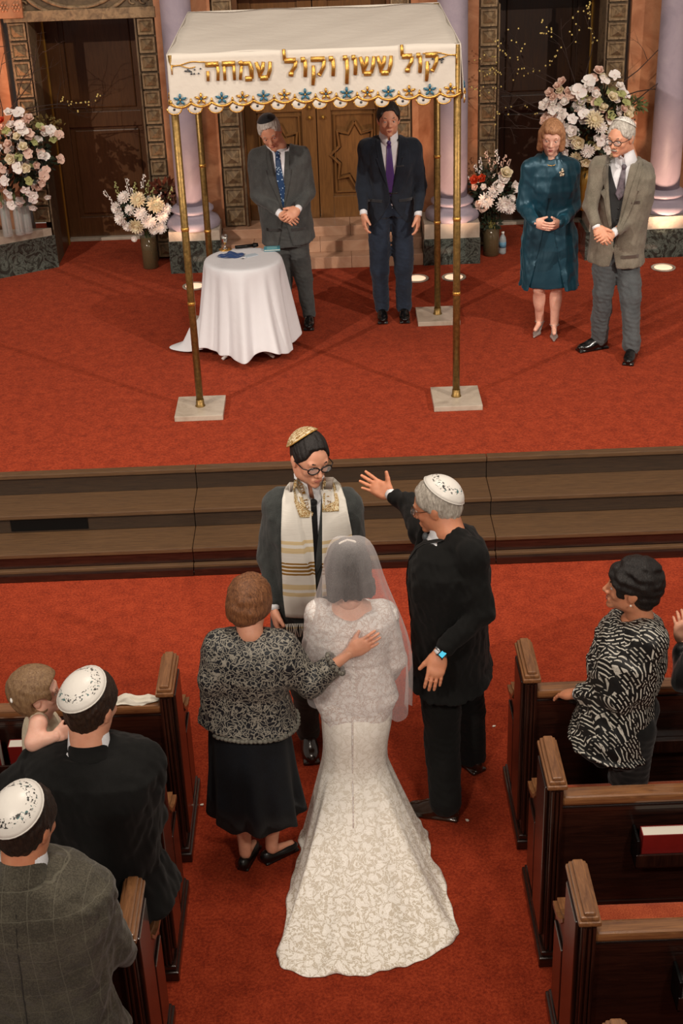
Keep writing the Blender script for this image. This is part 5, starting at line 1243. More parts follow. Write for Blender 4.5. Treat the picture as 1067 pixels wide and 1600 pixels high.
c0 = at(858, 1215, z=.0); crumple('crumpled_tissue', 'crumpled white tissue on the carpet by the second right pew', (c0.x+.0, c0.y, .004), .07, .06, .05, 5, mat('tissue', 'e8e4dc', .8), 'tissue', 8)
for i, (x, y) in enumerate(((770, 1137), (651, 1270), (733, 1283), (318, 1257))):
    p = at(x, y, z=0); o = MB().prism([(0, 0), (.012, .003), (.016, .012), (.004, .014), (-.003, .007)], 'z', .0, .004).build('paper_scrap', M_PAGE); o.location = (p.x, p.y, .002); o.rotation_euler = (0, 0, i)
    tag(o, ['white paper scrap on the carpet left of the front right pew', 'white paper scrap on the carpet beside the brown shoe', 'white paper scrap on the carpet right of the black-suited man\'s heel', 'white paper scrap on the carpet right of the front left pew'][i], 'scrap')

# ---------------- people among the pews
def sitless(P, **k): pass
P = Person('woman with short black hair in a black and white patterned blouse, hand on the pew', 'person', (1.23, 4.98), -75, 1.57, 0, -82, 0)
setup(P, SK_TAN, fine=True, hvox=.0035, wide=1.24, deep=1.34); yw = 4.98
P.set_head(px(986, 917, yw), -78, 6, 0); P.hs = .98; P.neck = px(995, 968, yw); P.pel = px(955, 1140, yw+.02)
P['SL'] = px(1012, 1000, yw-.12); P['SR'] = px(990, 985, yw+.16); P['EL'] = px(968, 1082, yw-.13); P['WL'] = px(899, 1084, yw+.04); P['ER'] = px(950, 1075, yw+.2); P['WR'] = px(905, 1100, yw+.22)
h1 = hand(P['WL'], px(868, 1082, 5.14)-P['WL'], V(-.1, .3, -1), -1, .95, 16, 9, fore=lerp(P['EL'], P['WL'], .6), rf=.028, thumb=65)
P['WR'] = P['WR']; body_mesh(P, True, hands=(h1,), brow='140c08')
q = NT('geometric_blouse'); co = q.coord(rot=(.3, .5, .6)); b1 = q.n('ShaderNodeTexBrick'); b1.inputs['Scale'].default_value = 11; b1.inputs['Mortar Size'].default_value = .05; b1.inputs['Brick Width'].default_value = .42; b1.inputs['Row Height'].default_value = .14; b1.inputs['Color1'].default_value = lin('d8d4c8'); b1.inputs['Color2'].default_value = lin('c8c4b8'); b1.inputs['Mortar'].default_value = lin('080808'); q.l(co, b1.inputs['Vector'])
b2 = q.n('ShaderNodeTexBrick'); b2.inputs['Scale'].default_value = 11; b2.inputs['Mortar Size'].default_value = .05; b2.inputs['Brick Width'].default_value = .42; b2.inputs['Row Height'].default_value = .14; b2.inputs['Color1'].default_value = lin('e0dccf'); b2.inputs['Color2'].default_value = lin('b8b4a8'); b2.inputs['Mortar'].default_value = lin('080808'); q.l(q.coord(rot=(.3+pi/2, .5, .6+pi/2)), b2.inputs['Vector'])
ck_ = q.n('ShaderNodeTexChecker'); ck_.inputs['Scale'].default_value = 13; q.l(co, ck_.inputs['Vector']); mx = q.n('ShaderNodeMix', data_type='RGBA'); q.l(ck_.outputs['Fac'], mx.inputs['Factor']); q.l(b1.outputs['Color'], mx.inputs['A']); q.l(b2.outputs['Color'], mx.inputs['B'])
gr_ = q.noise(q.coord((1, 1, 1), rot=(.3, .5, .6)), 80, 3, .7); m3 = q.n('ShaderNodeMix', data_type='RGBA'); q.l(q.math('MULTIPLY', q.math('GREATER_THAN', gr_, .60), .7), m3.inputs['Factor']); q.l(mx.outputs['Result'], m3.inputs['A']); m3.inputs['B'].default_value = lin('15140f'); q.l(m3.outputs['Result'], q.b.inputs['Base Color']); q.b.inputs['Roughness'].default_value = .6; M_GEO = q.m
bl = jacket(P, M_GEO, kind='female', g=.026, hem=.02, skirt=1.05, shoulder=.048, sleeve=.043, cuffr=.031, slen=(.90, .9), vox=.006, folds=.005, seed=12); bl.name = 'blouse'
# bust and soft belly give the profile its curve
trousers(P, fabric('black_trousers', '070707', '100f0e'), kind='female', thigh=.062, kneer=.05, cuff=.04, seat=.95)
Hh = Field(); l = P.hl
Hh.ell(l(0, -.022, .035), V(.088, .112, .102), P.HR, .02); Hh.ell(l(0, -.06, -.02), V(.070, .062, .075), P.HR, .03); Hh.ell(l(0, .050, .055), V(.066, .05, .045), P.HR, .02); Hh.ell(l(.0, -.02, .10), V(.065, .08, .045), P.HR, .02)
for q_ in (-1, 1): Hh.cap(l(q_*.060, .055, .04), l(q_*.070, .045, -.01), .02, .010, .02)
Hh.box(l(0, .125, -.06), V(.055, .06, .09), P.HR, .03, .012, 's')
for q_ in (-1, 1): Hh.ell(l(q_*.085, .0, -.03), V(.03, .03, .035), P.HR, .01, 's')
Hh.noise(.004, 70, 5); Hh.build('hair', H_BLACK, P.root, .0045); shoes(P, M_SHOE, fem=True)
MB().sphere(P.hl(-.086, -.006, -.040), .005, 8, 6).build('earring', mat('pearl', 'f0e8dc', .2), P.root, True, True)
d = nrm(P['WL']-P['EL']); R = frame(d); MB().tube([P['WL']-d*.015+R[:, 0]*.031*cos(t)+R[:, 2]*.026*sin(t) for t in [2*pi*k/16 for k in range(17)]], .004, 6, caps=False).build('bracelet', mat('steel_band', 'a0a4a8', .3, .8), P.root, True, True)

# father holding the toddler
P = Person('broad man in black suit and printed skullcap, toddler at his left shoulder', 'person', (-.98, 4.15), 8, 1.80, 0, 30, -8)
setup(P, SK_FAIR, fine=True, wide=1.22, deep=1.25); ym = 4.15
P.set_head(px(143, 1102, ym+.02), 28, -8, -3); P.hs = 1.06; P.neck = px(140, 1166, ym-.02); P.pel = px(150, 1335, ym)
P['SL'] = px(40, 1226, ym); P['SR'] = px(214, 1190, ym); P['EL'] = px(-10, 1265, ym+.16); P['WL'] = px(60, 1225, ym+.32); P['ER'] = px(228, 1275, ym+.12); P['WR'] = px(150, 1230, ym+.38)
P['KL'] = px(130, 1420, ym); P['KR'] = px(180, 1420, ym)
body_mesh(P, face=True, brow='3a2618'); sh = shirt(P, M_SHIRT, -.006, cuffs=False)
jk = jacket(P, M_BLACKS, g=.028, hem=.09*P.h, vox=.007, sleeve=.040, cuffr=.028, skirt=1.25, shoulder=.045, folds=.005, seed=21); trousers(P, M_BLACKS, thigh=.06, kneer=.05)
co2 = Field(); co2.cap(P.neck+V(0, -.025, -.025), P.neck+V(0, -.015, .0), .082, .074, .01); co2.cap(P.neck+V(0, .03, -.05), P.neck+V(0, .02, .2), .064, .066, .004, 's'); co2.build('jacket_collar', M_BLACKS, P.root, .006)
Hh = short_hair(P, H_BROWN, .010, back=.004, vox=.004, top=.008); fade = None
kippah(P, K_WHITE, (-.012, -.058, .100), .088, thick=.022, rim=K_RIM); shoes(P, M_SHOE)
Lm = P
# toddler
T = Person('fair-haired toddler in a cream dress with a white hair bow', 'toddler', (-1.18, 4.32), 60, .80, 0.98, 95, 5)
setup(T, SK_PALE, fine=True, wide=1.15, deep=1.25); yt = 4.30
T.set_head(px(61, 1083, yt), 84, 6, 0); T.hs = .75; T.neck = px(66, 1118, yt); T.pel = px(70, 1200, yt+.02)
T['SL'] = px(84, 1130, yt+.10); T['SR'] = px(60, 1130, yt-.09); T['ER'] = px(53, 1160, yt-.14); T['WR'] = px(88, 1150, yt-.14); T['EL'] = px(92, 1150, yt+.1); T['WL'] = px(104, 1140, yt+.05)
for sd in 'LR': T['H'+sd] = T.pel+V(0, 0, -.02); T['K'+sd] = T.pel+V(.03, .05, -.14); T['A'+sd] = T.pel+V(.03, .0, -.26)
B = Field()
h1 = hand(T['WR'], px(106, 1142, yt-.12)-T['WR'], V(.2, 1, -.4), 1, .55, 25, 3, fore=lerp(T['ER'], T['WR'], .3), rf=.05)
arm = Field(); arm.cap(T['SR'], T['ER'], .034, .030, .02); arm.cap(T['ER'], T['WR'], .030, .020, .02); arm.cap(T['SL'], T['EL'], .032, .028, .02); arm.cap(T['EL'], T['WL'], .028, .018, .02)
hf = head_field(T, True, .006)
tor_ = Field(); tor_.loft([(T.pel, .085, .07), (lerp(T.pel, T.neck, .5), .08, .065), (lerp(T.pel, T.neck, .85), .075, .055), (T.neck, .03, .03)], T.R, .02); tor_.ops += arm.ops
for sd in 'LR': tor_.cap(T['H'+sd], T['K'+sd], .045, .035, .02); tor_.cap(T['K'+sd], T['A'+sd], .035, .022, .02)
T.body = join_meshes('body', [tor_.mesh(.006), hf.mesh(.0035), h1.mesh(.003)], T.skin, T.root); eyes(T, T.body, brow='8a6a48')
D = Field(); D.loft([(T.pel+V(0, 0, -.10), .13, .11), (T.pel, .10, .085), (lerp(T.pel, T.neck, .5), .086, .072), (lerp(T.pel, T.neck, .85), .085, .062), (T.neck+V(0, 0, -.005), .045, .040)], T.R, .02); D.cap(lerp(T.neck, T['SR'], .4), lerp(T.neck, T['SR'], .8), .030, .032, .02); D.cap(lerp(T.neck, T['SL'], .4), lerp(T.neck, T['SL'], .8), .030, .032, .02); D.noise(.003, 50, 3, (1, 1, .3)); D.build('dress', fabric('cream_dress', 'cfc0a4', 'e0d2b8', .8, 300), T.root, .005)
Hh = Field(); l = T.hl; Hh.ell(l(0, -.016, .030), V(.082, .104, .096), T.HR, .02); Hh.ell(l(0, -.045, -.025), V(.068, .06, .055), T.HR, .03); Hh.box(l(0, .125, -.03), V(.055, .07, .085), T.HR, .03, .015, 's')
for q_ in (-1, 1): Hh.ell(l(q_*.085, .01, -.02), V(.03, .035, .035), T.HR, .01, 's')
Hh.noise(.0012, 90, 5); Hh.build('hair', H_TOD, T.root, .004)
bw = MB(); c = T.hl(.045, -.112, .03); dd2 = T.HR
for q_ in (-1, 1): bw.sphere(c+dd2@V(q_*.016, -.006, .003*q_), (.016, .006, .010), 10, 6, Matrix(dd2.tolist()))
bw.sphere(c+dd2@V(0, -.008, 0), .006, 8, 6); bw.build('hair_bow', mat('white_ribbon', 'f0eeea', .4), T.root, True, True)

# grey checked suit, bottom left
P = Person('man in grey checked suit and printed skullcap, nearest the camera at bottom left', 'person', (-1.12, 3.40), 5, 1.77, 0, 25, -6)
setup(P, SK_TAN, fine=True, wide=1.25, deep=1.2); yg = 3.40
P.set_head(px(42, 1286, yg), 26, -8, -4); P.hs = 1.02; P.neck = px(38, 1350, yg-.03); P.pel = px(60, 1560, yg)
P['SL'] = px(-62, 1405, yg); P['SR'] = px(128, 1392, yg); P['EL'] = px(-85, 1500, yg+.08); P['WL'] = px(-40, 1480, yg+.3); P['ER'] = px(172, 1475, yg+.08); P['WR'] = px(196, 1490, yg+.28)
body_mesh(P, brow='3a2618'); sh = shirt(P, M_SHIRT, -.004)
M_CHK = fabric('grey_windowpane', '3c382f', '5a5548', .85, 300, .5, check=(13.0, '6e6a5c', .12, .03)); M_GB = M_CHK
jk = jacket(P, M_CHK, g=.030, hem=.10*P.h, vox=.007, sleeve=.040, cuffr=.028, skirt=1.15, shoulder=.044, folds=.004, seed=31, slen=(.95, .93)); trousers(P, fabric('grey_trousers', '2a2823', '3a372f'))
co2 = Field(); co2.cap(P.neck+V(0, -.03, -.025), P.neck+V(0, -.02, -.002), .084, .074, .01); co2.cap(P.neck+V(0, .03, -.05), P.neck+V(0, .02, .2), .066, .066, .004, 's'); co2.build('jacket_collar', M_CHK, P.root, .006)
sfb = Surf([jk])
def seam_line(a, b, n=14, m=None):
    pts = []
    for k in range(n):
        p = lerp(a, b, k/(n-1)); h_, _ = sfb.hit(p-V(0, .6, 0), (0, 1, 0))
        if h_ is not None: pts.append(h_+Vector((0, -.0005, 0)))
    if len(pts) > 1: MB().tube(pts, .0022, 5).build('seam', fabric('seam_dark', '26231d', '332f28'), jk, True, True)
seam_line(px(42, 1365, yg), px(62, 1590, yg))
short_hair(P, hair_mat('brown2', '140c08', '2e1e12'), .011, back=.006, vox=.004, top=.006); kippah(P, K_WHITE, (-.010, -.062, .098), .090, thick=.022, rim=K_RIM); shoes(P, M_SHOE)

# figure cut by the right edge
P = Person('person in a black sparkling top at the right frame edge, by the front pew', 'person', (1.80, 4.98), -80, 1.62, 0, -85, 0)
setup(P, SK_FAIR, wide=1.15, deep=1.2)
P['EL'] = px(1072, 1060, 4.98); P['WL'] = px(1068, 1003, 5.08); P['SL'] = px(1110, 990, 4.90)
h1 = hand(P['WL'], V(-.1, .2, .9), V(0, 1, 0), -1, .9, 30, 3); body_mesh(P, True, hands=(h1,), brow='3a2618')
jacket(P, fabric('black_sequin', '040405', '101012', .4, 200, .5), kind='female', g=.022, hem=.05, shoulder=.044, sleeve=.038, cuffr=.03, name='top'); trousers(P, fabric('black_trousers', '070707', '100f0e'), kind='female'); short_hair(P, H_BROWN, .014, back=.02); shoes(P, M_SHOE, fem=True)
# ------------------------------------------------------------------ canopy, four poles with marble bases
fl_ = at(314, 640, z=ST); fr_ = at(713, 628, z=ST); br_ = at(685, 497, z=ST)
XL, XR, YF, YB = fl_.x, fr_.x, (fl_.y+fr_.y)/2, br_.y; ZC = 2.905
cn = thing('wedding_canopy', 'white fabric wedding canopy with gold Hebrew lettering on four brass poles', 'canopy', ((XL+XR)/2, (YF+YB)/2, ST))
C0 = Vector(((XL+XR)/2, (YF+YB)/2, ST)); hx, hy = (XR-XL)/2, (YB-YF)/2
M_CAN = mat('canopy_cloth', 'c4bdb2', .8, bump=.35, bscale=9, bdist=.02); M_CAN.node_tree.nodes['Principled BSDF'].inputs['Subsurface Weight'].default_value = 0.0
for sx in (-1, 1):
    for sy in (-1, 1):
        X, Y_ = sx*hx, sy*hy
        MB().lathe([(.025, .035), (.025, .98), (.0245, ZC-ST)], (X, Y_, 0), seg=16).build('pole', M_BRASS, cn, True)
        for zc in (.80, 1.32): MB().lathe([(.0255, -.012), (.028, -.008), (.028, .008), (.0255, .012)], (X, Y_, zc), seg=16).build('pole_collar', M_GOLD, cn, True)
        MB().box(X-.17, X+.17, Y_-.18, Y_+.18, 0, .038, .004).build('marble_base', M_SLAB, cn)
        MB().lathe([(.036, .036), (.036, .042), (.030, .05), (.028, .09)], (X, Y_, 0), seg=16).build('socket', M_BRASS, cn, True)
# roof cloth, sagging gently with drag folds
n = 28; v = []; f = []
for i in range(n+1):
    for j in range(n+1):
        u, w = 2*i/n-1, 2*j/n-1; z = ZC-ST-.035*(1-u*u)*(1-w*w)+.006*sin(5*u+3*w)*(1-u*u)+.004*sin(11*u-7*w)
        v.append((u*(hx+.012), w*(hy+.012), z))
for i in range(n):
    for j in range(n): a = i*(n+1)+j; f.append((a, a+n+1, a+n+2, a+1))
rf = mesh_obj('roof_cloth', v, f, M_CAN, cn); so = rf.modifiers.new('t', 'SOLIDIFY'); so.thickness = .004
VH = .335; NS = 14                                    # valance drop, scallops
def valance(side):
    """front/back along x, sides along y; built in local u (0..1), drop"""
    A, B, out = {'front': ((-hx-.02, -hy-.02), (hx+.02, -hy-.02), (0, -1)), 'back': ((hx+.02, hy+.02), (-hx-.02, hy+.02), (0, 1)), 'left': ((-hx-.02, hy+.02), (-hx-.02, -hy-.02), (-1, 0)), 'right': ((hx+.02, -hy-.02), (hx+.02, hy+.02), (1, 0))}[side]
    A, B, out = Vector((*A, 0)), Vector((*B, 0)), Vector((*out, 0))
    def P_(u, d, o=0.0):
        bl = .012*sin(u*9+1)*d/VH+.006*sin(u*23+d*8)*d/VH
        return A.lerp(B, u)+out*(o+bl+.02*d)+Vector((0, 0, ZC-ST+.004-d))
    def hem(u): return VH-.030+.026*abs(sin(pi*u*NS))**.8
    nu, nv = NS*8, 10; v = []; f = []
    for i in range(nu+1):
        for j in range(nv+1): v.append(P_(i/nu, hem(i/nu)*j/nv))
    for i in range(nu):
        for j in range(nv): a = i*(nv+1)+j; f.append((a, a+1, a+nv+2, a+nv+1))
    vo = mesh_obj('valance', v, f, M_CAN, cn); so = vo.modifiers.new('t', 'SOLIDIFY'); so.thickness = .004
    # gold scallop cord with little peaks
    MB().tube([P_(i/nu, hem(i/nu)-.006, .006) for i in range(nu+1)], .0095, 6).build('gold_cord', M_GOLD, vo, True)
    for k in range(NS+1):
        u = min(max(k/NS, .003), .997)
        MB().tube([P_(u, hem(u)-.008, .006), P_(u, hem(u)-.035, .006)], [.010, .003], 6).build('gold_peak', M_GOLD, vo, True)
    if side == 'back': return vo, P_, hem
    for k in range(NS):
        u = (k+.5)/NS
        # hanging disc and gem on every joint
        ux = (k+.18)/NS; c = P_(ux, hem(ux)+.014, .004); R = Matrix((out.cross(Vector((0, 0, 1))), Vector((0, 0, 1)), out)).transposed()
        d_ = MB(); d_.sphere(c, (.044, .032, .006), 16, 6, R); d_.build('hanging_disc', M_CAN, vo, True)
        MB().tube([c+R@Vector((.045*cos(a), .033*sin(a), .0)) for a in [pi*(.95+1.1*q/12) for q in range(13)]], .0045, 6).build('disc_piping', M_GOLD, vo, True)
        MB().sphere(c+out*.006, (.009, .009, .006), 8, 5, R).build('gem', mat('dark_gem', '3a4048', .15, .5), vo, True)
        # flowers: blue and gold in turn
        fm = mat('blue_thread', '35687e', .4, .2, var=.3, vscale=90) if k % 2 == 0 else M_GOLD; c = P_(u, hem(u)-.055, .004); fb = MB()
        for q in range(5):
            a = 2*pi*q/5+pi/2; e = c+R@Vector((.042*cos(a), .038*sin(a), .003)); fb.tube([c+R@Vector((.006*cos(a), .006*sin(a), .003)), c+R@Vector((.024*cos(a), .022*sin(a), .008)), e], [.004, .0105, .005], 6, flat=(out, .6))
        fb.build('embroidered_flower', fm, vo, True); MB().sphere(c+out*.006, .006, 8, 5).build('flower_centre', M_GOLD if k % 2 == 0 else mat('blue_thread', '35687e', .4), vo, True)
    return vo, P_, hem
vf, PF, hemf = valance('front'); valance('left'); valance('right'); valance('back')
# corner vines
for u0, s_ in ((.015, 1), (.985, -1)):
    m = MB(); m.tube([PF(u0+s_*.115*t, .045+.020*(1-t)+.006*sin(8*t), .006) for t in [q/8 for q in range(9)]], .004, 6); m.tube([PF(u0+s_*.08*t, .075-.01*sin(6*t), .006) for t in [q/8 for q in range(9)]], .0035, 6); m.tube([PF(u0, .06, .006), PF(u0, .12, .006)], .004, 6); m.build('gold_vine', M_GOLD, vf, True)
    for q in range(12): m = MB(); m.sphere(PF(u0+s_*(.045+.055*rnd.random()), .085+.04*rnd.random(), .006), .0055, 6, 4); m.build('bead', mat('dark_gem', '3a4048', .15, .5), vf, True)
# Hebrew lettering drawn as embroidered strokes: each glyph 1 unit high (0 = baseline, 1 = top), x to the right, strokes are (points, thick)
G = {'ה': (.78, [([(.02, .95), (.78, .95)], 2), ([(.70, .93), (.72, .5), (.68, .02)], 1), ([(.14, .58), (.12, .02)], 1)]),
     'ח': (.78, [([(.02, .95), (.78, .95)], 2), ([(.68, .93), (.68, .02)], 1), ([(.14, .9), (.14, .02)], 1)]),
     'מ': (.80, [([(.02, .93), (.16, .98), (.24, .88)], 1.5), ([(.24, .93), (.62, .93), (.72, .6), (.72, .05)], 1.5), ([(.18, .8), (.06, .02)], 1), ([(.34, .06), (.74, .06)], 2)]),
     'ש': (.86, [([(.04, .98), (.16, .60), (.24, .08)], 1.3), ([(.46, .98), (.40, .60), (.26, .30)], 1.3), ([(.84, .98), (.80, .50), (.66, .08)], 1.3), ([(.22, .07), (.68, .07)], 2)]),
     'ל': (.74, [([(.08, 1.55), (.10, .95)], 1.3), ([(.08, .93), (.68, .93)], 2), ([(.66, .92), (.64, .62), (.42, .30)], 1.2), ([(.42, .30), (.38, .08)], 2)]),
     'ו': (.34, [([(.02, .95), (.26, .95)], 2), ([(.24, .95), (.26, .5), (.22, .02)], 1.2)]),
     'ן': (.34, [([(.02, .95), (.28, .95)], 2), ([(.24, .95), (.26, .3), (.20, -.45)], 1.2)]),
     'ק': (.78, [([(.04, .95), (.76, .95)], 2), ([(.72, .93), (.70, .55), (.48, .12)], 1.2), ([(.48, .16), (.42, .06)], 1.8), ([(.16, .62), (.16, .1), (.10, -.45)], 1.3)])}
words = [('החמש', 322, 424, 128), ('לוקו', 443, 524, 123), ('ןוששש'.replace('ששש', 'שש'), 536, 612, 119), ('לוק', 626, 684, 116)]
LH = .132
for wtxt, x0, x1, yb_ in words:
    a = at(x0, yb_, Y=YF-.03); b = at(x1, yb_-(x1-x0)*.035, Y=YF-.03); u0 = (a.x-(XL-.02))/(2*hx+.04); u1 = (b.x-(XL-.02))/(2*hx+.04); dz = ZC-a.z
    tot = sum(G[c][0] for c in wtxt)+.16*(len(wtxt)-1); cur = 0; k = (u1-u0)/tot; kz = LH*(.82 if len(wtxt) == 4 and wtxt[0] == 'ה' else .86)
    for ch in wtxt:
        m = MB()
        for pts, th in G[ch][1]:
            m.tube([PF(u0+k*(cur+p[0]), dz-kz*p[1], .010) for p in pts], [.0105*th*(.8 if (q in (0, len(pts)-1)) else 1) if th > 1.25 else .0105*th for q in range(len(pts))], 8, flat=((0, -1, 0), .65))
        m.build('gold_letter', M_GOLD, vf, True); cur += G[ch][0]+.16

# ------------------------------------------------------------------ small round table and what is on it
tc = Vector((-.672, 10.43, ST)); TH_ = .74
tb = thing('round_table', 'small round table hidden under the white cloth', 'table', tc)
MB().lathe([(.28, TH_-.03), (.285, TH_-.02), (.285, TH_-.008)], seg=32).build('tabletop', M_WHITE, tb, True); MB().lathe([(.03, .03), (.03, TH_-.03)], seg=12).build('pedestal_post', M_WHITE, tb, True)
for k in range(4):
    a = pi/4+k*pi/2; MB().tube([(0, 0, .06), (.22*cos(a), .22*sin(a), .03), (.28*cos(a), .28*sin(a), .012)], .012, 8).build('leg', M_WHITE, tb, True)
v = []; f = []; seg = 120; rows = []
cl = []
for i, (r, z) in enumerate(((.0, TH_), (.15, TH_), (.27, TH_), (.290, TH_-.004), (.298, TH_-.03))): cl.append([(r*cos(2*pi*k/seg), r*sin(2*pi*k/seg), z+.001) for k in range(seg)])
for i in range(1, 17):
    t = i/16; row = []
    for k in range(seg):
        a = 2*pi*k/seg; base = .300+.075*t**1.2; fo = t**.7*(.028*sin(7*a+.6)+.026*sin(12*a+2)+.012*sin(23*a))
        ex = 0
        aa = (a-radians(172)+pi) % (2*pi)-pi                     # corner pulled out to the left
        ex += .24*math.exp(-(aa/.28)**2)*max(0, t-.72)/.28
        ab = (a-radians(300)+pi) % (2*pi)-pi; ex += .07*math.exp(-(ab/.30)**2)*t**2
        ac = (a-radians(262)+pi) % (2*pi)-pi
        r = base+fo+ex; z = (TH_-.03)*(1-t)+(.085+.03*sin(5*a+1)+.012*sin(9*a))*t
        if ex > .1: z = max(z*.3, .008+.01*sin(30*aa)**2)
        row.append((r*cos(a), r*sin(a), max(z, .006)))
    cl.append(row)
for r_ in cl: v += r_
for i in range(len(cl)-1):
    for k in range(seg): f.append((i*seg+k, (i+1)*seg+k, (i+1)*seg+(k+1) % seg, i*seg+(k+1) % seg))
tcl = mesh_obj('tablecloth', v, f, mat('white_cotton', 'd6d8dc', .8, bump=.3, bscale=12, bdist=.01)); tcl.location = tc; so = tcl.modifiers.new('t', 'SOLIDIFY'); so.thickness = .003; so.offset = 1; ss = tcl.modifiers.new('b', 'SUBSURF'); ss.levels = ss.render_levels = 1
tag(tcl, 'white tablecloth draped to the carpet over the small round table', 'tablecloth')
zt = ST+TH_+.0045
def on_table(x, y): p = at(x, y, z=zt); return (p.x, p.y, zt)
ck2 = thing('kiddush_cup', 'silver stemmed cup on a saucer at the table edge by the canopy pole', 'cup', on_table(352, 390))
MB().lathe([(.048, 0), (.05, .004), (.03, .006)], seg=24).build('saucer', M_GOLD, ck2, True); MB().lathe([(.022, .006), (.020, .012), (.006, .02), (.006, .045), (.018, .055), (.024, .08), (.026, .115), (.0235, .115), (.020, .07), (.003, .06)], seg=24).build('goblet', mat('silver', 'c8c4bc', .15, .95), ck2, True)
pz = on_table(361, 400); pc = crumple('velvet_pouch', 'dark blue velvet pouch lying on the white table', pz, .20, .12, .045, 8, mat('blue_velvet', '123262', .8, sheen=.6), 'pouch')
mc = thing('microphone', 'black microphone lying on the table behind the blue pouch', 'microphone', on_table(385, 388)); 
MB().tube([(-.085, -.02, .018), (.05, .012, .018)], .013, 10).build('handle', M_BLACKM, mc, True); MB().tube([(.05, .012, .018), (.06, .014, .018), (.09, .021, .018)], [.016, .020, .014], 10).build('head', M_BLACKM, mc, True)
bk = thing('blue_booklet', 'pale blue booklet lying on the white table', 'booklet', on_table(425, 390), .05); MB().box(-.062, .062, -.045, .045, 0, .006, .001).build('back_cover', mat('teal_card', '3a7888', .5), bk); MB().box(-.060, .060, -.043, .043, .006, .012).build('pages', M_PAGE, bk); MB().box(-.062, .062, -.045, .045, .012, .015, .001).build('front_cover', mat('blue_card', '4d94a4', .4), bk)
MB().box(-.040, .040, -.026, .026, .015, .0162).build('cover_panel', mat('pale_blue_card', '78b4bc', .4), bk)
o = MB().box(-.05, .05, -.03, .03, 0, .002).build('folded_paper', mat('pale_paper', 'b8c8d4', .5)); o.location = on_table(392, 399); o.rotation_euler = (0, 0, .5); tag(o, 'pale paper slip between the pouch and the blue booklet', 'paper')
# water bottle on the floor at the right
wp = at(785, 396, z=ST); wb = thing('water_bottle', 'clear plastic water bottle on the carpet beside the red-flower vase', 'bottle', wp)
M_PET = mat('bottle_plastic', 'c8d8dc', .1, spec=.6); M_PET.node_tree.nodes['Principled BSDF'].inputs['Alpha'].default_value = .45
MB().lathe([(.030, 0), (.032, .01), (.032, .13), (.026, .155), (.012, .18), (.012, .19)], seg=20).build('bottle_body', M_PET, wb, True); MB().lathe([(.0325, .06), (.0325, .11)], seg=20).build('bottle_label', mat('bottle_label_blue', '5c8ca8', .5), wb, True); MB().lathe([(.014, .188), (.014, .205)], seg=12).build('bottle_cap', M_WHITE, wb, True)
# ------------------------------------------------------------------ flower arrangements
def fl_mesh(kind):
    m = MB(); rs = random.Random(hash(kind) % 97)
    def petal(L, Wd, a, tilt, curl, z0=0, n=4):
        v = []; f = []
        for i in range(n+1):
            t = i/n; w = Wd*math.sin(pi*min(1, .12+t*.84))**.7; r = L*t; z = z0+r*sin(tilt)+curl*t*t; rr = r*cos(tilt)
            for j in (-1, 0, 1): v.append((rr*cos(a)-j*w*sin(a), rr*sin(a)+j*w*cos(a), z+abs(j)*w*.35))
        for i in range(n):
            for j in range(2): q = i*3+j; f.append((q, q+3, q+4, q+1))
        m.add(v, f)
    if kind == 'orchid':
        for a in (0.3, pi-.3): petal(1.0, .62, a, .25, -.1)
        for a in (pi/2, pi*1.28, pi*1.72): petal(.95, .36, a, .15, -.1)
        m.sphere((0, -.08, .18), (.16, .22, .14), 6, 4)
    elif kind == 'mum':
        for ring, (n, L, t) in enumerate(((16, 1.0, .05), (15, .95, .4), (13, .85, .75), (10, .7, 1.1), (6, .5, 1.4))):
            for k in range(n): petal(L, .15, 2*pi*k/n+ring*.3+rs.uniform(-.1, .1), t, .12, .05, 3)
        m.sphere((0, 0, .3), .35, 6, 4)
    elif kind == 'rose':
        for ring, (n, L, t) in enumerate(((5, 1.0, .45), (5, .85, .85), (4, .7, 1.15), (3, .5, 1.4))):
            for k in range(n): petal(L, .5, 2*pi*k/n+ring*.5, t, .1, 0, 4)
        m.sphere((0, 0, .35), (.35, .35, .4), 8, 5)
    elif kind == 'sprig':
        for k in range(10): m.sphere((rs.uniform(-.35, .35), rs.uniform(-.35, .35), .2*k), .14, 5, 3)
        m.tube([(0, 0, 0), (.05, 0, 1), (0, 0, 2)], .04, 4)
    return m
FM = {}
def flower(kind, c, nrm_, s, m, parent, name):
    key = (kind, m.name)
    if key not in FM:
        o = fl_mesh(kind).build(name, m, parent, True); FM[key] = o.data
    else:
        o = bpy.data.objects.new(name, FM[key]); COL.objects.link(o); o.parent = parent
    q = Vector(nrm_).to_track_quat('Z', 'Y'); o.rotation_mode = 'QUATERNION'; o.rotation_quaternion = q @ Matrix.Rotation(rnd.uniform(0, 6), 3, 'Z').to_quaternion(); o.scale = (s*1.5,)*3; o.location = c-rootloc(parent); return o
M_PW = mat('petal_white', 'f4ece6', .6, sss=.1); M_PC = mat('petal_cream', 'e6d8b8', .6, sss=.1); M_PB = mat('petal_blush', 'e0bfae', .6, sss=.1); M_PO = mat('petal_orange', 'c8421c', .6); M_PG = mat('petal_green', 'a8ac70', .6)
M_LEAF = mat('leaf_green', '1c2614', .55, var=.4, vscale=20); M_TWIG = mat('dark_twig', '2a1a12', .8); M_BUD = mat('yellow_bud', 'c8b46a', .6)
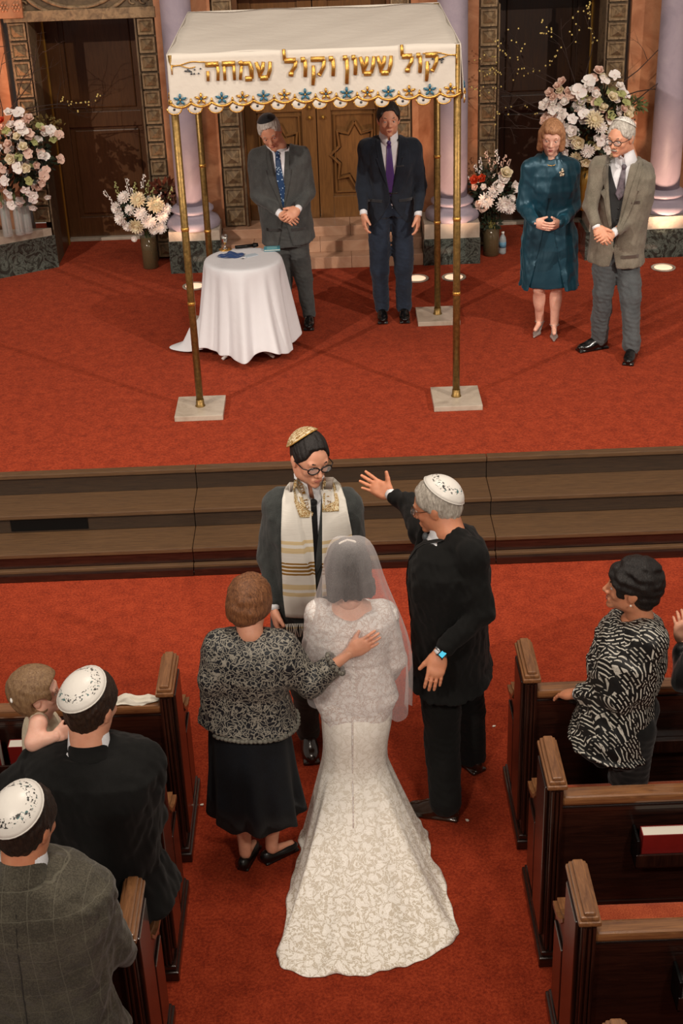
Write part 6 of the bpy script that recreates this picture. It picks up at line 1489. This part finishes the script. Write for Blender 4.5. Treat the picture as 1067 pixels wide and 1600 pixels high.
def leaves(c, r, n, parent, s=.05, seed=1, squash=(1, 1, 1), m=None, name='leaves'):
    rs = random.Random(seed); mb = MB()
    for k in range(n):
        d = Vector((rs.gauss(0, 1), rs.gauss(0, 1), rs.gauss(0, 1))).normalized(); p = Vector(c)+Vector((d.x*r*squash[0], d.y*r*squash[1], d.z*r*squash[2]))*rs.uniform(.55, 1.08)
        t = (d+Vector((rs.gauss(0, .5), rs.gauss(0, .5), rs.gauss(0, .5)))).normalized(); w = t.orthogonal().normalized(); L = s*rs.uniform(.7, 1.5); u = t.cross(w)
        mb.add([p-t*L*.1, p+w*L*.28+t*L*.4+u*L*.06, p+t*L, p-w*L*.28+t*L*.4+u*L*.06], [(0, 1, 2, 3)])
    o = mb.build(name, m or M_LEAF, parent, True, True); o['kind'] = 'stuff'; return o
def branch(p0, d, L, parent, seed, depth=0, buds=True, r=.006, mb=None, bm=None):
    rs = random.Random(seed); top = mb is None
    if top: mb, bm = MB(), MB()
    pts = [Vector(p0)]; d = Vector(d).normalized(); n = 7
    for i in range(n):
        d = (d+Vector((rs.gauss(0, .16), rs.gauss(0, .10), rs.gauss(0, .12)))).normalized(); pts.append(pts[-1]+d*L/n)
        if depth < 2 and i > 1 and rs.random() < .75: branch(pts[-1], d+Vector((rs.gauss(0, .8), rs.gauss(0, .3), rs.gauss(0, .6))), L*rs.uniform(.25, .45), parent, rs.random(), depth+1, buds, r*.5, mb, bm)
        if buds and depth > 0 and rs.random() < .16: bm.sphere(pts[-1]+Vector((rs.gauss(0, .004), 0, .004)), .0075, 6, 4)
    mb.tube(pts, [r*(1-.8*i/n) for i in range(n+1)], 5)
    if top:
        o = mb.build('branch', M_TWIG, parent, True, True)
        if bm.v: b_ = bm.build('buds', M_BUD, o, True, True); b_['kind'] = 'stuff'
def glass(name, c, r, h, parent, m, flare=1.0):
    o = MB().lathe([(r*.9, 0), (r, .01), (r*.97, h*.5), (r*flare, h), (r*flare-.004, h), (r*.93, h*.5), (r*.93, .02)], c, seg=28).build(name, m, parent, True); return o
M_VASE = mat('vase_glass', '6a5a40', .08, spec=.8); M_VASE.node_tree.nodes['Principled BSDF'].inputs['Alpha'].default_value = .5
M_CLEAR = mat('clear_glass', 'cdd2d0', .05, spec=.8); M_CLEAR.node_tree.nodes['Principled BSDF'].inputs['Alpha'].default_value = .3
M_WATER = mat('vase_water', '4a3c24', .1); M_WATER.node_tree.nodes['Principled BSDF'].inputs['Alpha'].default_value = .6; M_STEM = mat('stem_green', '4a5a2c', .6)
def arrange(t, pts, ctr, kinds, seed, jit=0.0):
    """pts: list of (px, py, Y, size, kindcode)"""
    for x, y, Y_, s, k in pts:
        c = at(x, y, Y=Y_); kind, m, nm = kinds[k]; n_ = (c-Vector(ctr)).normalized()+Vector((0, -1.0, .35)); flower(kind, c, n_+Vector((rnd.gauss(0, .2), 0, rnd.gauss(0, .2))), s, m, t, nm)
def filler(t, c, kd, n, cc, rr, Y_, ks, s0, seed):
    rs = random.Random(seed)
    for k in range(n):
        a = rs.uniform(0, 6.28); q = rs.random()**.5; arrange(t, [(cc[0]+rr[0]*q*cos(a), cc[1]+rr[1]*q*sin(a), Y_+rs.uniform(-.04, .05), s0*rs.uniform(.8, 1.15), rs.choice(ks))], c, kd, 0)
KD = {'o': ('orchid', M_PW, 'orchid'), 'b': ('orchid', M_PB, 'blush_orchid'), 'm': ('mum', M_PW, 'chrysanthemum'), 'c': ('mum', M_PC, 'cream_chrysanthemum'), 'r': ('rose', M_PC, 'cream_rose'), 'w': ('rose', M_PW, 'white_rose'), 'p': ('rose', M_PB, 'blush_rose'), 'g': ('orchid', M_PG, 'green_orchid'), 'x': ('rose', M_PO, 'orange_rose'), 's': ('sprig', M_PG, 'flower_sprig'), 'z': ('sprig', M_PW, 'white_sprig')}
# left tall arrangement on the pedestal
c = at(35, 250, Y=12.5); t = thing('flower_arrangement', 'tall white orchid and rose arrangement on the left marble pedestal', 'flowers', (at(30, 340, Y=12.5).x, 12.5, .845))
P1 = [(28, 176, 12.42, .042, 'o'), (45, 186, 12.42, .032, 'p'), (30, 196, 12.40, .036, 'o'), (36, 205, 12.4, .036, 'o'), (46, 208, 12.42, .034, 'b'), (66, 203, 12.45, .026, 'p'), (78, 203, 12.42, .040, 'o'), (92, 211, 12.42, .034, 'b'), (28, 214, 12.38, .030, 'r'), (14, 226, 12.4, .032, 'p'), (36, 230, 12.36, .032, 'r'), (44, 240, 12.36, .034, 'b'), (62, 242, 12.40, .028, 'w'), (17, 248, 12.36, .036, 'r'), (28, 262, 12.34, .038, 'o'), (40, 262, 12.36, .034, 'r'), (68, 275, 12.38, .036, 'b'), (72, 265, 12.4, .028, 'b'), (66, 285, 12.38, .030, 'b'), (8, 282, 12.34, .036, 'o'), (13, 302, 12.32, .036, 'o'), (45, 282, 12.36, .030, 'g'), (52, 305, 12.36, .032, 'o'), (40, 296, 12.34, .032, 'o'), (18, 320, 12.34, .032, 'o'), (3, 262, 12.36, .036, 'b'), (2, 318, 12.36, .030, 'p'), (2, 190, 12.45, .030, 'x'), (10, 204, 12.45, .03, 'g'), (-12, 215, 12.5, .04, 'o'), (-14, 255, 12.45, .04, 'w'), (-12, 295, 12.4, .04, 'o'), (30, 245, 12.4, .03, 'g'), (54, 222, 12.45, .026, 'g'), (56, 258, 12.42, .026, 'p')]
arrange(t, P1, c, KD, 1); filler(t, c, KD, 62, (32, 250), (62, 78), 12.47, 'oobwpgo', .030, 11); leaves(c, .26, 420, t, .05, 3, (1, .5, 1.05)); leaves(at(70, 195, Y=12.55), .13, 120, t, .03, 4, (1.2, .5, .5), mat('golden_leaf', '6a5a2c', .6), 'filler_sprigs')
for k, (x, y, dx, dz, L) in enumerate(((5, 170, .2, 1, .75), (10, 160, .9, .9, .8), (15, 170, .6, 1.2, .7), (40, 150, 1.2, .4, .6), (0, 150, -.1, 1, .9), (30, 165, 1.5, .7, .6))): branch(at(x, y+20, Y=12.55), (dx, -.05, dz), L, t, 50+k, buds=k == 3)
for k, (x, h_) in enumerate(((10, .30), (30, .32), (42, .26))):
    p = at(x, 348, Y=12.46+.04*k); glass('cylinder_vase', (p.x-t.location.x, p.y-12.5, 0), .045, h_, t, M_CLEAR)
    m = MB()
    for q in range(5): m.tube([(p.x, p.y, .87), (p.x+rnd.uniform(-.03, .03), p.y, .845+h_+.1)], .004, 5)
    m.build('stems', M_STEM, t, True, True)['kind'] = 'stuff'
# left vase of chrysanthemums on the carpet
vp_ = at(236, 418, z=ST); t = thing('flower_vase', 'glass vase of white chrysanthemums on the carpet by the left column', 'flowers', (vp_.x, vp_.y, ST)); Yv = vp_.y
glass('vase', (0, 0, 0), .072, .30, t, M_VASE, 1.05); MB().lathe([(.062, .02), (.065, .10), (.064, .16)], seg=20).build('water', M_WATER, t, True)
m = MB(); [m.tube([(rnd.uniform(-.04, .04), rnd.uniform(-.03, .03), .03), (rnd.uniform(-.03, .03), rnd.uniform(-.03, .03), .35)], .004, 5) for q in range(9)]; m.build('stems', M_STEM, t, True)['kind'] = 'stuff'
c = at(222, 330, Y=Yv)
P2 = [(216, 313, -.08, .052, 'c'), (242, 320, -.09, .056, 'c'), (214, 352, -.10, .052, 'c'), (195, 310, -.04, .045, 'm'), (184, 325, -.05, .042, 'm'), (190, 341, -.08, .045, 'm'), (200, 352, -.09, .036, 'm'), (220, 334, -.11, .044, 'm'), (232, 345, -.12, .048, 'm'), (252, 338, -.08, .045, 'm'), (258, 327, -.05, .040, 'm'), (250, 354, -.08, .045, 'm'), (240, 358, -.1, .034, 'm'), (210, 373, -.08, .020, 'm'), (204, 328, -.08, .036, 'm')]
arrange(t, [(x, y, Yv+d, s, k) for x, y, d, s, k in P2], c, KD, 2); filler(t, c, KD, 10, (222, 338), (36, 26), Yv, 'mmw', .030, 13); leaves(c, .20, 260, t, .045, 6, (1, .6, .7)); leaves(at(255, 300, Y=Yv+.05), .10, 60, t, .06, 7, (1, .5, 1), mat('rust_leaf', '5a2a18', .6), 'rust_leaves')
for k, (x, y) in enumerate(((175, 300), (188, 288), (202, 284), (214, 290), (225, 278), (232, 287), (248, 305), (262, 295), (208, 298), (238, 298))): flower('sprig', at(x, y+16, Y=Yv), ((x-222)*.01, 0, 1), .042, M_PG if k % 2 else M_PW, t, 'flower_sprig')
# right vase with red flowers
vp_ = at(767, 398, z=ST); t = thing('flower_vase', 'glass vase of white and orange flowers on the carpet left of the teal-dressed woman', 'flowers', (vp_.x, vp_.y, ST)); Yv = vp_.y
glass('vase', (0, 0, 0), .075, .26, t, M_VASE, 1.0); MB().lathe([(.066, .02), (.068, .15)], seg=20).build('water', M_WATER, t, True)
m = MB(); [m.tube([(rnd.uniform(-.05, .05), rnd.uniform(-.03, .03), .03), (rnd.uniform(-.03, .03), rnd.uniform(-.03, .03), .32)], .004, 5) for q in range(16)]; m.build('stems', mat('yellow_stem', '8a8040', .6), t, True)['kind'] = 'stuff'
c = at(768, 300, Y=Yv)
P3 = [(760, 313, -.1, .052, 'm'), (786, 318, -.1, .054, 'm'), (795, 324, -.08, .042, 'm'), (752, 322, -.1, .044, 'b'), (776, 292, -.08, .046, 'w'), (770, 300, -.1, .04, 'm'), (790, 272, -.04, .044, 'r'), (786, 282, -.06, .04, 'w'), (800, 292, -.04, .044, 'w'), (742, 282, -.06, .034, 'x'), (754, 279, -.06, .030, 'x'), (743, 292, -.07, .026, 'p'), (756, 292, -.08, .022, 'w'), (797, 310, -.06, .034, 'm'), (783, 275, -.03, .03, 'p')]
arrange(t, [(x, y, Yv+d, s, k) for x, y, d, s, k in P3], c, KD, 3); filler(t, c, KD, 14, (772, 298), (32, 34), Yv, 'wmpzr', .026, 14); leaves(c, .21, 420, t, .045, 8, (.9, .6, 1.0)); leaves(at(765, 350, Y=Yv-.02), .09, 90, t, .04, 9, (1, .6, .5))
for k, (x, y) in enumerate(((762, 242), (775, 240), (785, 248), (754, 252), (792, 255), (748, 262), (770, 258), (738, 280))): flower('sprig', at(x, y+14, Y=Yv), ((x-768)*.012, 0, 1), .040, M_PW if k % 2 else M_PB, t, 'white_sprig')
# big right arrangement on the pedestal
c = at(925, 205, Y=12.6); bx_ = at(915, 300, Y=12.62); t = thing('flower_arrangement', 'tall white arrangement with budding branches behind the couple at right', 'flowers', (bx_.x+.05, 12.62, .84))
P4 = [(925, 125, -.1, .040, 'b'), (935, 112, -.1, .034, 'p'), (960, 118, -.1, .040, 'o'), (920, 128, -.14, .048, 'o'), (905, 143, -.14, .050, 'o'), (890, 150, -.1, .034, 'b'), (875, 142, -.08, .030, 'r'), (860, 146, -.08, .034, 'p'), (956, 153, -.14, .036, 'r'), (968, 136, -.1, .030, 'w'), (945, 125, -.1, .036, 'o'), (850, 165, -.08, .034, 'w'), (864, 172, -.1, .036, 'o'), (880, 178, -.1, .036, 'o'), (895, 186, -.14, .036, 'o'), (912, 178, -.14, .036, 'o'), (928, 188, -.16, .058, 'c'), (938, 200, -.14, .042, 'm'), (895, 205, -.14, .040, 'w'), (905, 222, -.14, .046, 'r'), (918, 235, -.14, .044, 'm'), (940, 218, -.14, .044, 'o'), (950, 232, -.12, .040, 'o'), (980, 180, -.08, .036, 'r'), (978, 160, -.08, .030, 'g'), (935, 160, -.12, .030, 'g'), (930, 148, -.12, .030, 'w'), (955, 180, -.1, .034, 'g'), (885, 220, -.08, .04, 'm'), (900, 245, -.1, .038, 'c'), (915, 252, -.1, .034, 'r'), (968, 215, -.08, .034, 'w'), (940, 250, -.1, .034, 'w'), (872, 200, -.08, .034, 'r'), (985, 195, -.05, .034, 'p'), (910, 160, -.1, .03, 'w')]
arrange(t, [(x, y, 12.6+d, s, k) for x, y, d, s, k in P4], c, KD, 4); filler(t, c, KD, 95, (918, 180), (68, 72), 12.52, 'oowwrbpmg', .030, 12); leaves(c, .34, 700, t, .05, 11, (1, .42, 1.05)); leaves(at(985, 165, Y=12.6), .10, 130, t, .04, 12, (1.3, .5, .6), mat('olive_leaf', '5a6238', .6), 'olive_leaves')
glass('pedestal_vase', (-.05, 0, 0), .055, .42, t, mat('gold_glass', '9a7434', .2, .5), 1.2)
for k, (x, y, dx, dz, L, bd) in enumerate(((885, 150, -.9, 1.0, .62, 1), (900, 140, -.4, 1.2, .62, 1), (880, 160, -1.1, .55, .6, 1), (910, 130, .1, 1.2, .6, 1), (870, 190, -1.2, .2, .75, 0), (870, 200, -1.2, -.1, .6, 0), (975, 150, 1.3, .35, .85, 0), (965, 140, .6, 1.0, .8, 0), (980, 170, 1.3, .9, .8, 0), (890, 150, -.7, .8, .7, 1), (860, 180, -1.0, .6, .6, 0))): branch(at(x, y, Y=12.55), (dx, -.1, dz), L, t, 90+k, buds=bool(bd))
